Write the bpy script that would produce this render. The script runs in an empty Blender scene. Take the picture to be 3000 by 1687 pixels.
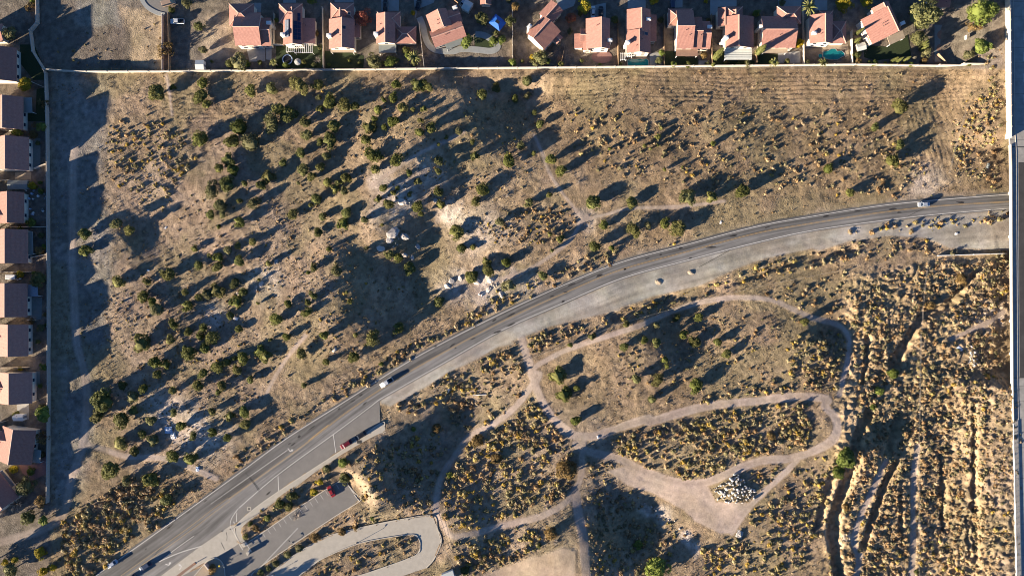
import bpy, math, random
import numpy as np
from mathutils import Vector, Matrix
from mathutils.geometry import tessellate_polygon

# ------------------------------------------------------------------ camera, sky, sun, exposure
HC = 267.0                      # camera height above the lot (m)
S = 7.5                         # photograph pixels per metre on level ground
scene = bpy.context.scene
col = scene.collection
cam = bpy.data.cameras.new('camera'); camo = bpy.data.objects.new('camera', cam); col.objects.link(camo)
camo.location = (0, 0, HC); camo.rotation_euler = (0, 0, 0)
cam.sensor_width = 36.0; cam.lens = 36.0 * HC * S / 3000.0
cam.clip_end = 3000.0; cam.clip_start = 1.0
scene.camera = camo

SUN_EL = math.radians(11.0)
SHADOW_AZ = math.radians(29.0)          # shadows run this way in plan (from +x towards +y)
ldir = Vector((math.cos(SHADOW_AZ) * math.cos(SUN_EL), math.sin(SHADOW_AZ) * math.cos(SUN_EL), -math.sin(SUN_EL)))
sunl = bpy.data.lights.new('sun', 'SUN'); suno = bpy.data.objects.new('sun', sunl); col.objects.link(suno)
sunl.energy = 5.0; sunl.angle = math.radians(0.55); sunl.color = (1.0, 0.85, 0.66)
suno.rotation_euler = ldir.to_track_quat('-Z', 'Y').to_euler(); suno.location = (-300, -170, 120)
world = bpy.data.worlds.new('World'); scene.world = world; world.use_nodes = True
wn = world.node_tree.nodes; wl = world.node_tree.links
sky = wn.new('ShaderNodeTexSky'); sky.sky_type = 'NISHITA'; sky.sun_disc = False
sky.sun_elevation = SUN_EL
sky.sun_rotation = math.radians(90) - (SHADOW_AZ + math.pi)     # same bearing as the lamp
sky.altitude = 1500; sky.air_density = 0.7; sky.dust_density = 0.25; sky.ozone_density = 4.0
bgn = wn['Background']; bgn.inputs['Strength'].default_value = 0.055
wl.new(sky.outputs[0], bgn.inputs['Color'])
scene.view_settings.view_transform = 'Standard'; scene.view_settings.look = 'None'
scene.view_settings.gamma = 1.0; scene.view_settings.exposure = 1.92
scene.view_settings.use_curve_mapping = False
scene.cycles.filter_width = 1.0; scene.cycles.max_bounces = 5; scene.cycles.diffuse_bounces = 3; scene.cycles.glossy_bounces = 2
scene.cycles.transmission_bounces = 3; scene.cycles.transparent_max_bounces = 6

R = random.Random(7)
rng = np.random.default_rng(11)

# ------------------------------------------------------------------ where things stand (survey frames: origin and scale of each sheet)
Z = {'c1': (0, 0, 4.262), 'c2': (600, 0, 4.262), 'c3': (1200, 0, 4.262), 'c4': (1800, 0, 4.262), 'c5': (2400, 0, 4.262),
     'S1': (0, 240, 3.6225), 'S2': (0, 640, 3.6225), 'S3': (0, 1040, 3.6225), 'R1': (0, 1287, 3.623),
     'L': (600, 1187, 2.899), 'M': (1200, 1187, 2.899), 'N': (1800, 1187, 2.899), 'O': (2400, 1187, 2.898),
     'Q': (2400, 700, 2.898), 'K': (2400, 300, 2.898), 'J': (1800, 600, 2.414), 'A': (300, 200, 2.899), 'B': (900, 200, 2.899),
     'C': (1500, 200, 2.899), 'D': (200, 650, 2.899), 'E': (800, 600, 2.899), 'F': (1300, 600, 2.899), 'G': (150, 1050, 2.899),
     'P': (1000, 950, 2.899), 'X': (480, 1500, 7.75), 'px': (0, 0, 1.0)}
def zp(k, x, y):
    o = Z[k]; return (o[0] + x / o[2], o[1] + y / o[2])
def zl(k, *pts): return [zp(k, x, y) for x, y in pts]
def g(px, py, z=0.0):
    k = (HC - z) / HC / S
    return ((px - 1500.0) * k, (843.5 - py) * k)
def wl2(pts, z=0.0): return [g(px, py, z) for px, py in pts]

# ------------------------------------------------------------------ materials
MAT = {}
def nodes_of(name):
    m = bpy.data.materials.new(name); m.use_nodes = True
    return m, m.node_tree.nodes, m.node_tree.links, m.node_tree.nodes['Principled BSDF']
def rgba(c): return (c[0], c[1], c[2], 1.0)
def mat(name, c, rough=0.8, var=0.15, scale=2.0, bump=0.0, bscale=8.0, spec=0.3, metal=0.0, rand=0.0, c2=None, coords='Object', stretch=None):
    """plain procedural surface: noise-varied colour, optional bump, optional per-object variation"""
    if name in MAT: return MAT[name]
    m, n, l, b = nodes_of(name)
    b.inputs['Roughness'].default_value = rough; b.inputs['Metallic'].default_value = metal
    b.inputs['Specular IOR Level'].default_value = spec
    tc = n.new('ShaderNodeTexCoord'); src = tc.outputs[coords]
    if stretch:
        mp = n.new('ShaderNodeMapping'); mp.inputs['Scale'].default_value = stretch; l.new(src, mp.inputs[0]); src = mp.outputs[0]
    no = n.new('ShaderNodeTexNoise'); no.inputs['Scale'].default_value = scale; no.inputs['Detail'].default_value = 5
    no.inputs['Roughness'].default_value = 0.65
    l.new(src, no.inputs['Vector'])
    mr = n.new('ShaderNodeMapRange'); mr.inputs[1].default_value = 0.3; mr.inputs[2].default_value = 0.7
    l.new(no.outputs['Fac'], mr.inputs[0])
    mx = n.new('ShaderNodeMix'); mx.data_type = 'RGBA'
    d = c2 if c2 else tuple(v * (1 - var) for v in c); u = c if c2 else tuple(min(1, v * (1 + var)) for v in c)
    mx.inputs[6].default_value = rgba(d); mx.inputs[7].default_value = rgba(u)
    l.new(mr.outputs[0], mx.inputs[0]); out = mx.outputs[2]
    if rand:
        oi = n.new('ShaderNodeObjectInfo'); hv = n.new('ShaderNodeHueSaturation')
        r2 = n.new('ShaderNodeMapRange'); r2.inputs[3].default_value = 1 - rand; r2.inputs[4].default_value = 1 + rand
        l.new(oi.outputs['Random'], r2.inputs[0]); l.new(r2.outputs[0], hv.inputs['Value']); l.new(out, hv.inputs['Color'])
        out = hv.outputs[0]
    l.new(out, b.inputs['Base Color'])
    if bump:
        nb = n.new('ShaderNodeTexNoise'); nb.inputs['Scale'].default_value = bscale; nb.inputs['Detail'].default_value = 4
        l.new(src, nb.inputs['Vector'])
        bp = n.new('ShaderNodeBump'); bp.inputs['Strength'].default_value = 1.0; bp.inputs['Distance'].default_value = bump
        l.new(nb.outputs['Fac'], bp.inputs['Height']); l.new(bp.outputs[0], b.inputs['Normal'])
    MAT[name] = m; return m

def foliage(name, ca, cb, cc=None, attr=False, trans=0.25):
    """leaf surface: two leaf colours spread through the crown, shifted from plant to plant"""
    m, n, l, b = nodes_of(name)
    b.inputs['Roughness'].default_value = 0.75; b.inputs['Specular IOR Level'].default_value = 0.15
    tc = n.new('ShaderNodeTexCoord'); no = n.new('ShaderNodeTexNoise'); no.inputs['Scale'].default_value = 2.2; no.inputs['Detail'].default_value = 3
    l.new(tc.outputs['Object'], no.inputs['Vector'])
    mr = n.new('ShaderNodeMapRange'); mr.inputs[1].default_value = 0.36; mr.inputs[2].default_value = 0.64
    l.new(no.outputs['Fac'], mr.inputs[0])
    mx = n.new('ShaderNodeMix'); mx.data_type = 'RGBA'; mx.inputs[6].default_value = rgba(ca); mx.inputs[7].default_value = rgba(cb)
    l.new(mr.outputs[0], mx.inputs[0]); out = mx.outputs[2]
    if attr:
        at = n.new('ShaderNodeAttribute'); at.attribute_name = 'tint'
        ml = n.new('ShaderNodeMix'); ml.data_type = 'RGBA'; ml.blend_type = 'MULTIPLY'; ml.inputs[0].default_value = 1.0
        l.new(out, ml.inputs[6]); l.new(at.outputs['Color'], ml.inputs[7]); out = ml.outputs[2]
    else:
        oi = n.new('ShaderNodeObjectInfo')
        if cc:
            m2 = n.new('ShaderNodeMix'); m2.data_type = 'RGBA'; l.new(out, m2.inputs[6]); m2.inputs[7].default_value = rgba(cc)
            pw = n.new('ShaderNodeMath'); pw.operation = 'MULTIPLY'; pw.inputs[1].default_value = 0.75
            l.new(oi.outputs['Random'], pw.inputs[0]); l.new(pw.outputs[0], m2.inputs[0]); out = m2.outputs[2]
        hv = n.new('ShaderNodeHueSaturation'); r2 = n.new('ShaderNodeMapRange'); r2.inputs[3].default_value = 0.75; r2.inputs[4].default_value = 1.25
        fr = n.new('ShaderNodeMath'); fr.operation = 'FRACT'; mu = n.new('ShaderNodeMath'); mu.operation = 'MULTIPLY'; mu.inputs[1].default_value = 7.31
        l.new(oi.outputs['Random'], mu.inputs[0]); l.new(mu.outputs[0], fr.inputs[0]); l.new(fr.outputs[0], r2.inputs[0])
        l.new(r2.outputs[0], hv.inputs['Value']); l.new(out, hv.inputs['Color']); out = hv.outputs[0]
    l.new(out, b.inputs['Base Color'])
    if trans:
        tb = n.new('ShaderNodeBsdfTranslucent'); l.new(out, tb.inputs['Color'])
        ms = n.new('ShaderNodeMixShader'); ms.inputs[0].default_value = trans
        l.new(b.outputs[0], ms.inputs[1]); l.new(tb.outputs[0], ms.inputs[2]); l.new(ms.outputs[0], n['Material Output'].inputs['Surface'])
    MAT[name] = m; return m

# ------------------------------------------------------------------ mesh helpers
def np_mesh(name, V, F, uv=None):
    """mesh from an (n,3) array and an (m,3) or (m,4) index array"""
    me = bpy.data.meshes.new(name); V = np.asarray(V, np.float32); F = np.asarray(F, np.int32); k = F.shape[1]
    me.vertices.add(len(V)); me.vertices.foreach_set('co', V.ravel())
    me.loops.add(F.size); me.loops.foreach_set('vertex_index', F.ravel())
    me.polygons.add(len(F)); me.polygons.foreach_set('loop_start', np.arange(0, F.size, k, dtype=np.int32))
    me.update(calc_edges=True)
    return me
def link(name, me, parent=None, m=None, loc=None, rz=None, smooth=False):
    o = bpy.data.objects.new(name, me); col.objects.link(o)
    if m is not None and me is not None and len(me.materials) == 0: me.materials.append(MAT[m] if isinstance(m, str) else m)
    if parent is not None: o.parent = parent
    if loc is not None: o.location = loc
    if rz is not None: o.rotation_euler = (0, 0, rz)
    if smooth: me.polygons.foreach_set('use_smooth', [True] * len(me.polygons))
    return o
def tag(o, label, cat, group=None, kind=None):
    o['label'] = label; o['category'] = cat
    if group: o['group'] = group
    if kind: o['kind'] = kind
    return o
def empty(name, loc, rz=0.0):
    o = bpy.data.objects.new(name, None); col.objects.link(o); o.location = loc; o.rotation_euler = (0, 0, rz); o.empty_display_size = 0.3
    return o
class MB:
    """collects boxes, prisms and tubes, then links them as ONE mesh object"""
    def __init__(s): s.v = []; s.f = []
    def add(s, v, f):
        b = len(s.v); s.v += [tuple(p) for p in v]; s.f += [tuple(b + i for i in q) for q in f]; return s
    def box(s, x0, y0, z0, x1, y1, z1):
        return s.add([(x0,y0,z0),(x1,y0,z0),(x1,y1,z0),(x0,y1,z0),(x0,y0,z1),(x1,y0,z1),(x1,y1,z1),(x0,y1,z1)],
                     [(3,2,1,0),(4,5,6,7),(0,1,5,4),(1,2,6,5),(2,3,7,6),(3,0,4,7)])
    def rings(s, rs, cap=True):
        n = len(rs[0]); v = [p for r in rs for p in r]; f = []
        for i in range(len(rs) - 1):
            for j in range(n):
                k = (j + 1) % n; f.append((i*n+j, i*n+k, (i+1)*n+k, (i+1)*n+j))
        if cap: f.append(tuple(range(n - 1, -1, -1))); f.append(tuple((len(rs)-1)*n + j for j in range(n)))
        return s.add(v, f)
    def tube(s, pts, rad, n=6):
        rs = []
        for i, p in enumerate(pts):
            p = Vector(p); a = Vector(pts[max(0, i-1)]); b = Vector(pts[min(len(pts)-1, i+1)]); d = (b - a).normalized()
            up = Vector((0,0,1)) if abs(d.z) < 0.9 else Vector((1,0,0)); u = d.cross(up).normalized(); w = u.cross(d)
            r = rad[i] if isinstance(rad, (list, tuple)) else rad
            rs.append([p + (u*math.cos(2*math.pi*j/n) + w*math.sin(2*math.pi*j/n))*r for j in range(n)])
        return s.rings(rs)
    def prism(s, poly, z0, z1):
        n = len(poly); a = sum(poly[i][0]*poly[(i+1)%n][1]-poly[(i+1)%n][0]*poly[i][1] for i in range(n))
        if a < 0: poly = poly[::-1]
        return s.rings([[(x,y,z0) for x,y in poly],[(x,y,z1) for x,y in poly]])
    def wall(s, p, q, t, z0, z1, ends=0.0):
        p = Vector((p[0],p[1])); q = Vector((q[0],q[1])); d = (q-p).normalized(); nn = Vector((-d.y,d.x))*t/2; p = p - d*ends; q = q + d*ends
        return s.prism([tuple(p-nn),tuple(q-nn),tuple(q+nn),tuple(p+nn)], z0, z1)
    def build(s, name, m, parent=None, loc=None, rz=None, smooth=False):
        me = bpy.data.meshes.new(name); me.from_pydata(s.v, [], s.f); me.update()
        return link(name, me, parent, m, loc, rz, smooth)
def sheet(name, poly, z, m, parent=None, holes=(), zf=None):
    """flat sheet filling a polygon (optionally with holes)"""
    loops = [[Vector((x, y, 0)) for x, y in poly]] + [[Vector((x, y, 0)) for x, y in h] for h in holes]
    tris = tessellate_polygon(loops); pts = [p for lp in loops for p in lp]
    V = [(p.x, p.y, zf(p.x, p.y) + z if zf else z) for p in pts]; F = []
    for t in tris:
        a, b, c = (pts[i] for i in t)
        F.append(t if (b - a).cross(c - a).z > 0 else t[::-1])
    me = bpy.data.meshes.new(name); me.from_pydata(V, [], F); me.update()
    return link(name, me, parent, m)
def smooth_line(pts, n=6):
    """Catmull-Rom through the points"""
    P = [np.array(p, float) for p in pts]; P = [2*P[0]-P[1]] + P + [2*P[-1]-P[-2]]; out = []
    for i in range(1, len(P) - 2):
        for k in range(n):
            t = k / n
            out.append(0.5*((2*P[i]) + (-P[i-1]+P[i+1])*t + (2*P[i-1]-5*P[i]+4*P[i+1]-P[i+2])*t*t + (-P[i-1]+3*P[i]-3*P[i+1]+P[i+2])*t**3))
    out.append(P[-2]); return np.array(out)
def resample(pl, step):
    pl = np.asarray(pl, float); d = np.r_[0, np.cumsum(np.hypot(*np.diff(pl, axis=0).T))]
    t = np.linspace(0, d[-1], max(2, int(d[-1] / step) + 1)); return np.c_[np.interp(t, d, pl[:,0]), np.interp(t, d, pl[:,1])]
def offset(pl, o):
    pl = np.asarray(pl, float); t = np.gradient(pl, axis=0); t /= np.hypot(t[:,0], t[:,1])[:,None]
    return pl + np.c_[-t[:,1], t[:,0]] * o
def ribbon(name, a, b, z, m, parent=None, uv=False):
    """sheet between two matched polylines"""
    n = len(a); V = np.zeros((2*n, 3)); V[:n,:2] = a; V[n:,:2] = b; V[:,2] = z
    i = np.arange(n - 1); F = np.c_[i, i+1, n+i+1, n+i]
    p = V[F[0]]; 
    if np.cross(p[1]-p[0], p[2]-p[0])[2] < 0: F = F[:, ::-1]
    me = np_mesh(name, V, F)
    if uv:
        d = np.r_[0, np.cumsum(np.hypot(*np.diff((a+b)/2, axis=0).T))]; uvs = np.r_[np.c_[d, np.zeros(n)], np.c_[d, np.ones(n)]]
        u = me.uv_layers.new(name='UVMap'); u.data.foreach_set('uv', uvs[F.ravel()].astype(np.float32).ravel())
    return link(name, me, parent, m)
def stripe(name, pl, w, z, m, parent=None):
    return ribbon(name, offset(pl, w/2), offset(pl, -w/2), z, m, parent)

# ------------------------------------------------------------------ noise and distance fields on arrays
TAB = rng.random((256, 256))
def vn(x, y, seed=0):
    xi = np.floor(x).astype(int); yi = np.floor(y).astype(int); fx = x - xi; fy = y - yi
    fx = fx*fx*(3-2*fx); fy = fy*fy*(3-2*fy); xi = xi + seed*37; yi = yi + seed*91
    a = TAB[xi & 255, yi & 255]; b = TAB[(xi+1) & 255, yi & 255]; c = TAB[xi & 255, (yi+1) & 255]; d = TAB[(xi+1) & 255, (yi+1) & 255]
    return (a*(1-fx)+b*fx)*(1-fy) + (c*(1-fx)+d*fx)*fy - 0.5
def fbm(x, y, seed=0, o=4):
    r = 0; a = 1.0
    for i in range(o): r = r + a*vn(x*2**i*(1+.03*i), y*2**i, seed+i); a *= 0.5
    return r
def sst(e0, e1, v):
    t = np.clip((v-e0)/(e1-e0), 0, 1); return t*t*(3-2*t)
def dist_line(x, y, pl):
    pl = np.asarray(pl, float); best = np.full(x.shape, 1e9)
    for (ax, ay), (bx, by) in zip(pl[:-1], pl[1:]):
        dx, dy = bx-ax, by-ay; L2 = dx*dx+dy*dy + 1e-9
        t = np.clip(((x-ax)*dx+(y-ay)*dy)/L2, 0, 1)
        best = np.minimum(best, (x-ax-t*dx)**2 + (y-ay-t*dy)**2)
    return np.sqrt(best)
def inside(x, y, poly):
    r = np.zeros(x.shape, bool); n = len(poly)
    for i in range(n):
        (ax, ay), (bx, by) = poly[i], poly[(i+1) % n]
        if ay == by: continue
        r ^= ((ay > y) != (by > y)) & (x < (bx-ax)*(y-ay)/(by-ay) + ax)
    return r
def sdf(x, y, poly):
    """signed distance, negative inside"""
    d = dist_line(x, y, list(poly) + [poly[0]]); return np.where(inside(x, y, poly), -d, d)

# ------------------------------------------------------------------ the lie of the land
NORTH = [(200,1742),(279,1687),(497,1533),(700,1386),(841,1283),(993,1187),(1172,1074),(1300,1003),(1472,917),(1645,838),(1817,769),(2003,719),(2214,664),(2380,634),(2572,604),(2745,586),(2938,571),(3060,562)]
CENTRE = [(285,1740),(359,1687),(549,1552),(634,1487),(745,1408),(893,1301),(1034,1194),(1172,1105),(1306,1029),(1472,941),(1645,862),(1817,791),(2003,740),(2214,684),(2380,654),(2572,624),(2745,604),(2938,592),(3060,585)]
SOUTH = [(400,1735),(450,1692),(560,1608),(640,1545),(697,1490),(814,1390),(979,1270),(1090,1187),(1117,1167),(1310,1057),(1472,966),(1645,890),(1817,817),(2003,765),(2214,711),(2380,675),(2572,648),(2745,628),(2938,612),(3060,604)]
TURNOUT = [(1120,1160),(1112,1178),(1114,1239),(1000,1318),(814,1439),(738,1494),(693,1535),(676,1538),(590,1599),(470,1690),(430,1720),(400,1735),(450,1690),(560,1600),(640,1537),(697,1480),(814,1380),(979,1262),(1090,1180)]
APRON = [(693,1535),(676,1538),(590,1597),(470,1687),(430,1720),(500,1725),(532,1687),(606,1646),(652,1623),(702,1590),(690,1560)]
PARKING = [(702,1590),(652,1623),(606,1646),(532,1687),(480,1730),(700,1760),(740,1687),(750,1668),(945,1535),(1058,1463),(1020,1421),(1000,1405),(876,1484),(807,1532),(724,1587)]
SIDEWALK = [(1114,1239),(1000,1318),(814,1439),(738,1494),(693,1535),(690,1560),(702,1588),(718,1588),(708,1565),(708,1545),(722,1528),(800,1470),(870,1420),(930,1375),(1005,1333),(1129,1262),(1126,1240)]
LOOP_OUT = zl('L',(480,1480),(700,1310),(870,1200),(1040,1110),(1300,1040),(1640,970),(1935,935),(1975,1040),(2010,1150),(1950,1300),(1880,1380),(1700,1440),(1500,1490),(1200,1540),(700,1560))
LOOP_IN = zl('L',(760,1475),(850,1410),(1000,1300),(1280,1180),(1500,1130),(1760,1095),(1815,1130),(1828,1190),(1790,1270),(1500,1380),(1280,1449),(1000,1500))
SHOULDER = ([(x, y+3) for x, y in SOUTH[8:]] + zl('K',(1640,1250),(1570,1252),(1100,1230),(900,1150),(600,1130),(250,1180),(0,1260)) +
            zl('J',(0,0))[:0] + zl('J',(1400,305),(1000,400),(800,480),(600,570),(300,640),(0,740)) + zl('F',(1500,890),(900,1030),(700,1110),(580,1160)) +
            zl('P',(1480,165),(1330,190),(1200,270),(900,410),(700,540),(560,620),(420,690)) + [(1116,1180)])
PLAZA = zl('N',(100,520),(450,640),(800,680),(870,830),(1150,830),(1100,950),(1030,1090),(900,1090),(700,1000),(600,900),(350,770),(120,690),(-60,560))
BALLFIELD = zl('M',(540,1470),(1300,1190),(1405,1215),(1400,1470))
PATHS = [  # polyline, half width in px
 (zl('P',(1530,120),(1600,350),(1650,520),(1720,680),(1830,830),(1950,920))+zl('M',(1300,215),(1430,262),(1600,255),(1800,185),(2029,110))+zl('N',(300,140),(600,50),(850,-5))+zl('J',(1000,1385),(1300,1352),(1500,1372))+zl('N',(1780,0),(1870,100),(1880,230),(1790,330),(1600,420),(1450,455),(1250,470),(1000,560),(800,655),(600,670),(400,620),(200,540),(60,460))+zl('M',(1640,420),(1500,390),(1420,330)), 12),
 (zl('N',(1550,470),(1400,620),(1250,760),(1180,830),(1080,950),(1000,1080)), 9),
 (zl('M',(1480,300),(1465,450),(1455,600),(1410,720),(1300,840),(1100,945),(850,1010),(600,1070),(370,1105),(290,1010),(225,900),(240,700),(295,570),(400,420),(510,275),(700,175),(900,20))+zl('P',(1620,520)), 9),
 (zl('M',(1410,720),(1430,900),(1470,1100),(1485,1300),(1500,1480)), 13),
 (zl('P',(1650,520),(1690,420))+zl('F',(740,1410),(1000,1250),(1400,1110),(1700,1010))+zl('J',(230,830),(500,722),(700,672),(900,655),(1100,670),(1250,730),(1400,800),(1550,835),(1640,890),(1672,980),(1640,1150),(1590,1340)), 7.5),
 (zl('C',(190,560),(250,700),(310,870),(400,1020),(500,1150),(610,1270),(800,1240),(1000,1190),(1400,1180),(1800,1130)), 5),
 (zl('C',(640,1260),(590,1300),(500,1449))+zl('F',(900,440),(700,560),(500,630),(380,690)), 6),
 (zl('S1',(790,720),(780,1000),(770,1440))+zl('S2',(770,400),(790,800),(810,1300))+zl('S3',(900,200),(920,600),(870,1000),(780,1250))+zl('R1',(730,560),(690,760),(560,900),(300,1010),(0,1090)), 12),
 (zl('S3',(940,950),(1150,1010))+zl('G',(640,830),(980,850),(1200,930),(1400,1020)), 8),
 (zl('D',(1690,1449),(1760,1320),(1870,1150),(2029,960)), 5),
 (zl('B',(560,1010),(780,860),(1000,720),(1330,550)), 6),
 (zl('A',(545,60),(575,250),(590,400)), 4),
 (zl('M',(1130,930),(1180,800)), 1),
 (zl('O',(560,470),(430,760),(330,1000),(290,1160),(340,1300),(320,1449)), 9),
 (zl('O',(840,330),(810,500),(800,800),(800,1100),(790,1449)), 8),
 (zl('Q',(1560,620),(1400,720),(1250,790),(1110,850)), 7),
]
PALE = [(zp('D',1640,530),60,.9),(zp('D',1250,790),45,.7),(zp('G',900,430),60,.8),(zp('G',1300,640),90,.9),(zp('G',1120,420),40,.6),(zp('E',1500,690),55,.9),(zp('F',430,700),70,1.0),(zp('F',640,680),55,.8),
        (zp('B',830,1090),55,1.0),(zp('B',1220,1230),40,1.0),(zp('B',640,950),40,.7),(zp('B',1020,900),60,.6),(zp('C',640,1270),40,.5),(zp('F',300,230),90,.5),(zp('K',900,700),60,.6),(zp('E',960,60),60,.6),
        (zp('N',400,930),25,.9),(zp('N',600,1130),22,.9),(zp('N',250,890),22,.9),(zp('N',680,1200),20,.8),(zp('O',230,1130),12,.8),(zp('O',330,1280),16,.9),(zp('Q',1450,650),50,.7)]
GULLIES = [  # polyline px, half width m, depth m
 (zl('Q',(1330,300),(1220,420),(1100,560),(900,650),(820,760),(720,920),(640,1060)), 2.2, 2.4),
 (zl('O',(420,60),(330,250),(290,420),(240,650),(180,800),(140,950),(120,1100),(140,1300),(190,1470)), 2.8, 2.6),
 (zl('O',(100,620),(60,780),(10,960))+zl('N',(1700,1060)), 1.5, 1.2),
 (zl('O',(690,100),(650,250),(590,390)), 2.0, 1.6),
 (zl('O',(650,500),(540,720),(450,980),(380,1200)), 1.7, 2.0),
 (zl('O',(1020,430),(1040,620),(1050,900),(1055,1060)), 1.3, 1.7),
 (zl('O',(1270,0),(1285,300),(1280,700),(1285,1000),(1292,1260)), 1.1, 1.5),
 (zl('O',(700,820),(690,1000),(705,1180)), 1.0, 1.3),
 (zl('O',(1240,920),(1235,1100),(1245,1250)), .9, 1.2),
 (zl('Q',(420,830),(415,1000),(370,1220)), .9, 1.2),
 (zl('J',(0,800),(300,700),(600,620),(1000,500),(1400,370),(1690,310)), 2.0, 0.9),
]
HOLLOWS = [  # px, py, half length (m) down-sun, half width (m)
 (1090,880,15,19,.95),(1165,690,8,14,.75),(1440,300,16,22,1.0),(1275,475,11,15,.9),(1210,605,8,11,.8),(1170,1350,15,19,1.0),(1785,1580,14,19,1.0),(2575,1290,7,9,1.0),
 (1290,1225,9,10,.9),(1930,985,9,15,.8),(2430,1000,6,9,.9),(400,690,9,9,.7),(1075,1130,9,10,.6),(1010,740,7,8,.6),(1400,1520,8,14,.6)]

xs = np.r_[-1500,-1000,-700,-500,-380,-300,-260,-238,-226, np.arange(-216, 214.01, .5), 222,236,260,300,380,500,700,1000,1500]
ys = np.r_[-1500,-1000,-600,-400,-300,-240,-190,-160,-145, np.arange(-136, 130.01, .5), 140,155,180,220,300,400,600,1000,1500]
GX, GY = np.meshgrid(xs, ys)
PX = 1500 + GX*S; PY = 843.5 - GY*S                     # photo position of level ground, for the survey lines
wob = fbm(GX/6, GY/6, 3, 3)*6 + fbm(GX/1.6, GY/1.6, 9, 2)*3     # ragged natural edges (px)
dsun = (math.cos(SHADOW_AZ), math.sin(SHADOW_AZ))
hill = np.zeros_like(GX)
for (cx, cy, Lh, Wh, k) in HOLLOWS:
    wx, wy = g(cx, cy); t = ((GX-wx)*dsun[0] + (GY-wy)*dsun[1]) + fbm(GX/9, GY/9, 21, 2)*3; s = -(GX-wx)*dsun[1] + (GY-wy)*dsun[0]
    u = t/Lh; u = np.sign(u)*np.where(np.abs(u) > 1, 1+(np.abs(u)-1)*.5, np.abs(u))
    hill += -0.218*Lh*k*1.65*u*np.exp(-.5*u*u)*np.exp(-(np.abs(s)/Wh)**3)
hill += fbm(GX/28, GY/28, 5, 2)*1.1
# level where streets, yards and paving lie
roadline = resample(smooth_line([((a[0]+b[0])/2, (a[1]+b[1])/2) for a, b in zip(resample(NORTH, 60), resample(SOUTH, 60))], 2), 40) if False else CENTRE
dN = dist_line(PX, PY, CENTRE)/S
flat = 1 - sst(9, 22, dN)
for poly, m0 in ((APRON, 6), (PARKING, 8), (LOOP_OUT, 5), (TURNOUT, 5)):
    flat = np.maximum(flat, 1 - sst(0.5, m0, sdf(PX, PY, poly)/S))
flat = np.maximum(flat, 1 - sst(1.5, 9, (PY-205)/S)); flat = np.maximum(flat, 1 - sst(1.5, 9, (PX-160)/S))
flat = np.maximum(flat, sst(2890, 2930, PX)); flat = np.maximum(flat, .6*(1 - sst(1, 8, sdf(PX, PY, SHOULDER)/S)))
inframe = (1-sst(200, 214, np.abs(GX)))*(1-sst(118, 134, np.abs(GY)))
hill *= (1-flat)*inframe
# zones
dpath = np.full(GX.shape, 1e3)
for pl, hw in PATHS: dpath = np.minimum(dpath, dist_line(PX, PY, smooth_line(pl, 3)) - hw)
spz = sdf(PX, PY, SHOULDER); plz = sdf(PX, PY, PLAZA); ballz = sdf(PX, PY, BALLFIELD)
worn = np.minimum(np.minimum(dpath, plz), np.minimum(spz, ballz)) + wob*.5
bare = 1 - sst(-2, 6, worn)
# small relief: tussocks, clods, ruts
clod = fbm(GX/2.6, GY/2.6, 31, 4)*.20 + fbm(GX/9, GY/9, 41, 2)*.30 - np.abs(fbm(GX/1.7, GY/1.7, 35, 2))*.22
rough = np.ones_like(GX)
bad = 1 - sst(-20, 15, sdf(PX, PY, [(2480,800),(2940,745),(2990,1750),(2400,1750),(2440,1250)]) + wob*2)
rough = rough*(1 + .8*bad)
furr = 1 - sst(-10, 25, sdf(PX, PY, [(1620,205),(2860,200),(2840,270),(2720,310),(2560,300),(1760,300),(1640,280)]) + wob)
furr2 = 1 - sst(-10, 15, sdf(PX, PY, [(2660,330),(2830,230),(2800,480),(2700,540),(2640,480)]) + wob)
furr3 = 1 - sst(-10, 25, sdf(PX, PY, [(360,270),(640,260),(760,300),(640,390),(420,370)]) + wob)
warp = fbm(GX/22, GY/22, 51, 2)*2.2
brk = np.clip(.8 + 1.2*fbm(GX/9, GY/3, 55, 2), 0, 1)
rut = brk*(np.sin((GY + warp)*2*np.pi/1.6)*furr*.13 + np.sin((GX*.95+GY*.3 + warp)*2*np.pi/2.0)*furr2*.07 + np.sin((GX*.15+GY+2*warp)*2*np.pi/1.7)*furr3*.08)
micro = (clod*rough*(1-.72*bare) + rut + bare*.05*vn(dpath/3.2, GX/60, 147))*(1-.75*np.maximum(sst(8, 5, dN), 0))
yard = np.maximum(sst(205, 198, PY), sst(150, 142, PX)); micro *= (1-.7*yard)
gul = np.zeros_like(GX)
for pl, hw, dp in GULLIES:
    d = dist_line(PX, PY, smooth_line(pl, 4))/S + wob/S*1.3 + fbm(GX/3, GY/3, 77, 3)*.9
    gul = np.minimum(gul, -dp*(1 - sst(hw*.35, hw*1.15, d)))
# embankments of the elevated highway
emb = 5.4*sst(2740, 2940, PX + wob)*np.maximum(sst(440, 395, PY), sst(1085, 1135, PY))
bpile = 1.2*np.exp(-(((GX-g(2152,1435)[0])/7)**2 + ((GY-g(2152,1435)[1])/6)**2))
hum = np.abs(fbm(GX/2.4, GY/1.9, 131, 3))*1.5*bad*(1-bare)*inframe
GZ = hill + hum + micro*inframe + gul + emb + bpile
sink = np.zeros_like(GX)
lane = -np.minimum(dist_line(PX, PY, CENTRE), 1e3)
roadpoly = [(x, y-5) for x, y in NORTH] + [(x, y+4) for x, y in SOUTH[::-1]]
for poly in (roadpoly, TURNOUT, APRON, PARKING, SIDEWALK):
    sink = np.maximum(sink, 1 - sst(-1.1, -.1, sdf(PX, PY, poly)/S))
lo = sdf(PX, PY, LOOP_OUT)/S; li = sdf(PX, PY, LOOP_IN)/S
sink = np.maximum(sink, (1 - sst(-1.1, -.1, lo))*sst(.1, 1.1, li))
GZ = GZ*(1-sink) - .3*sink

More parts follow.
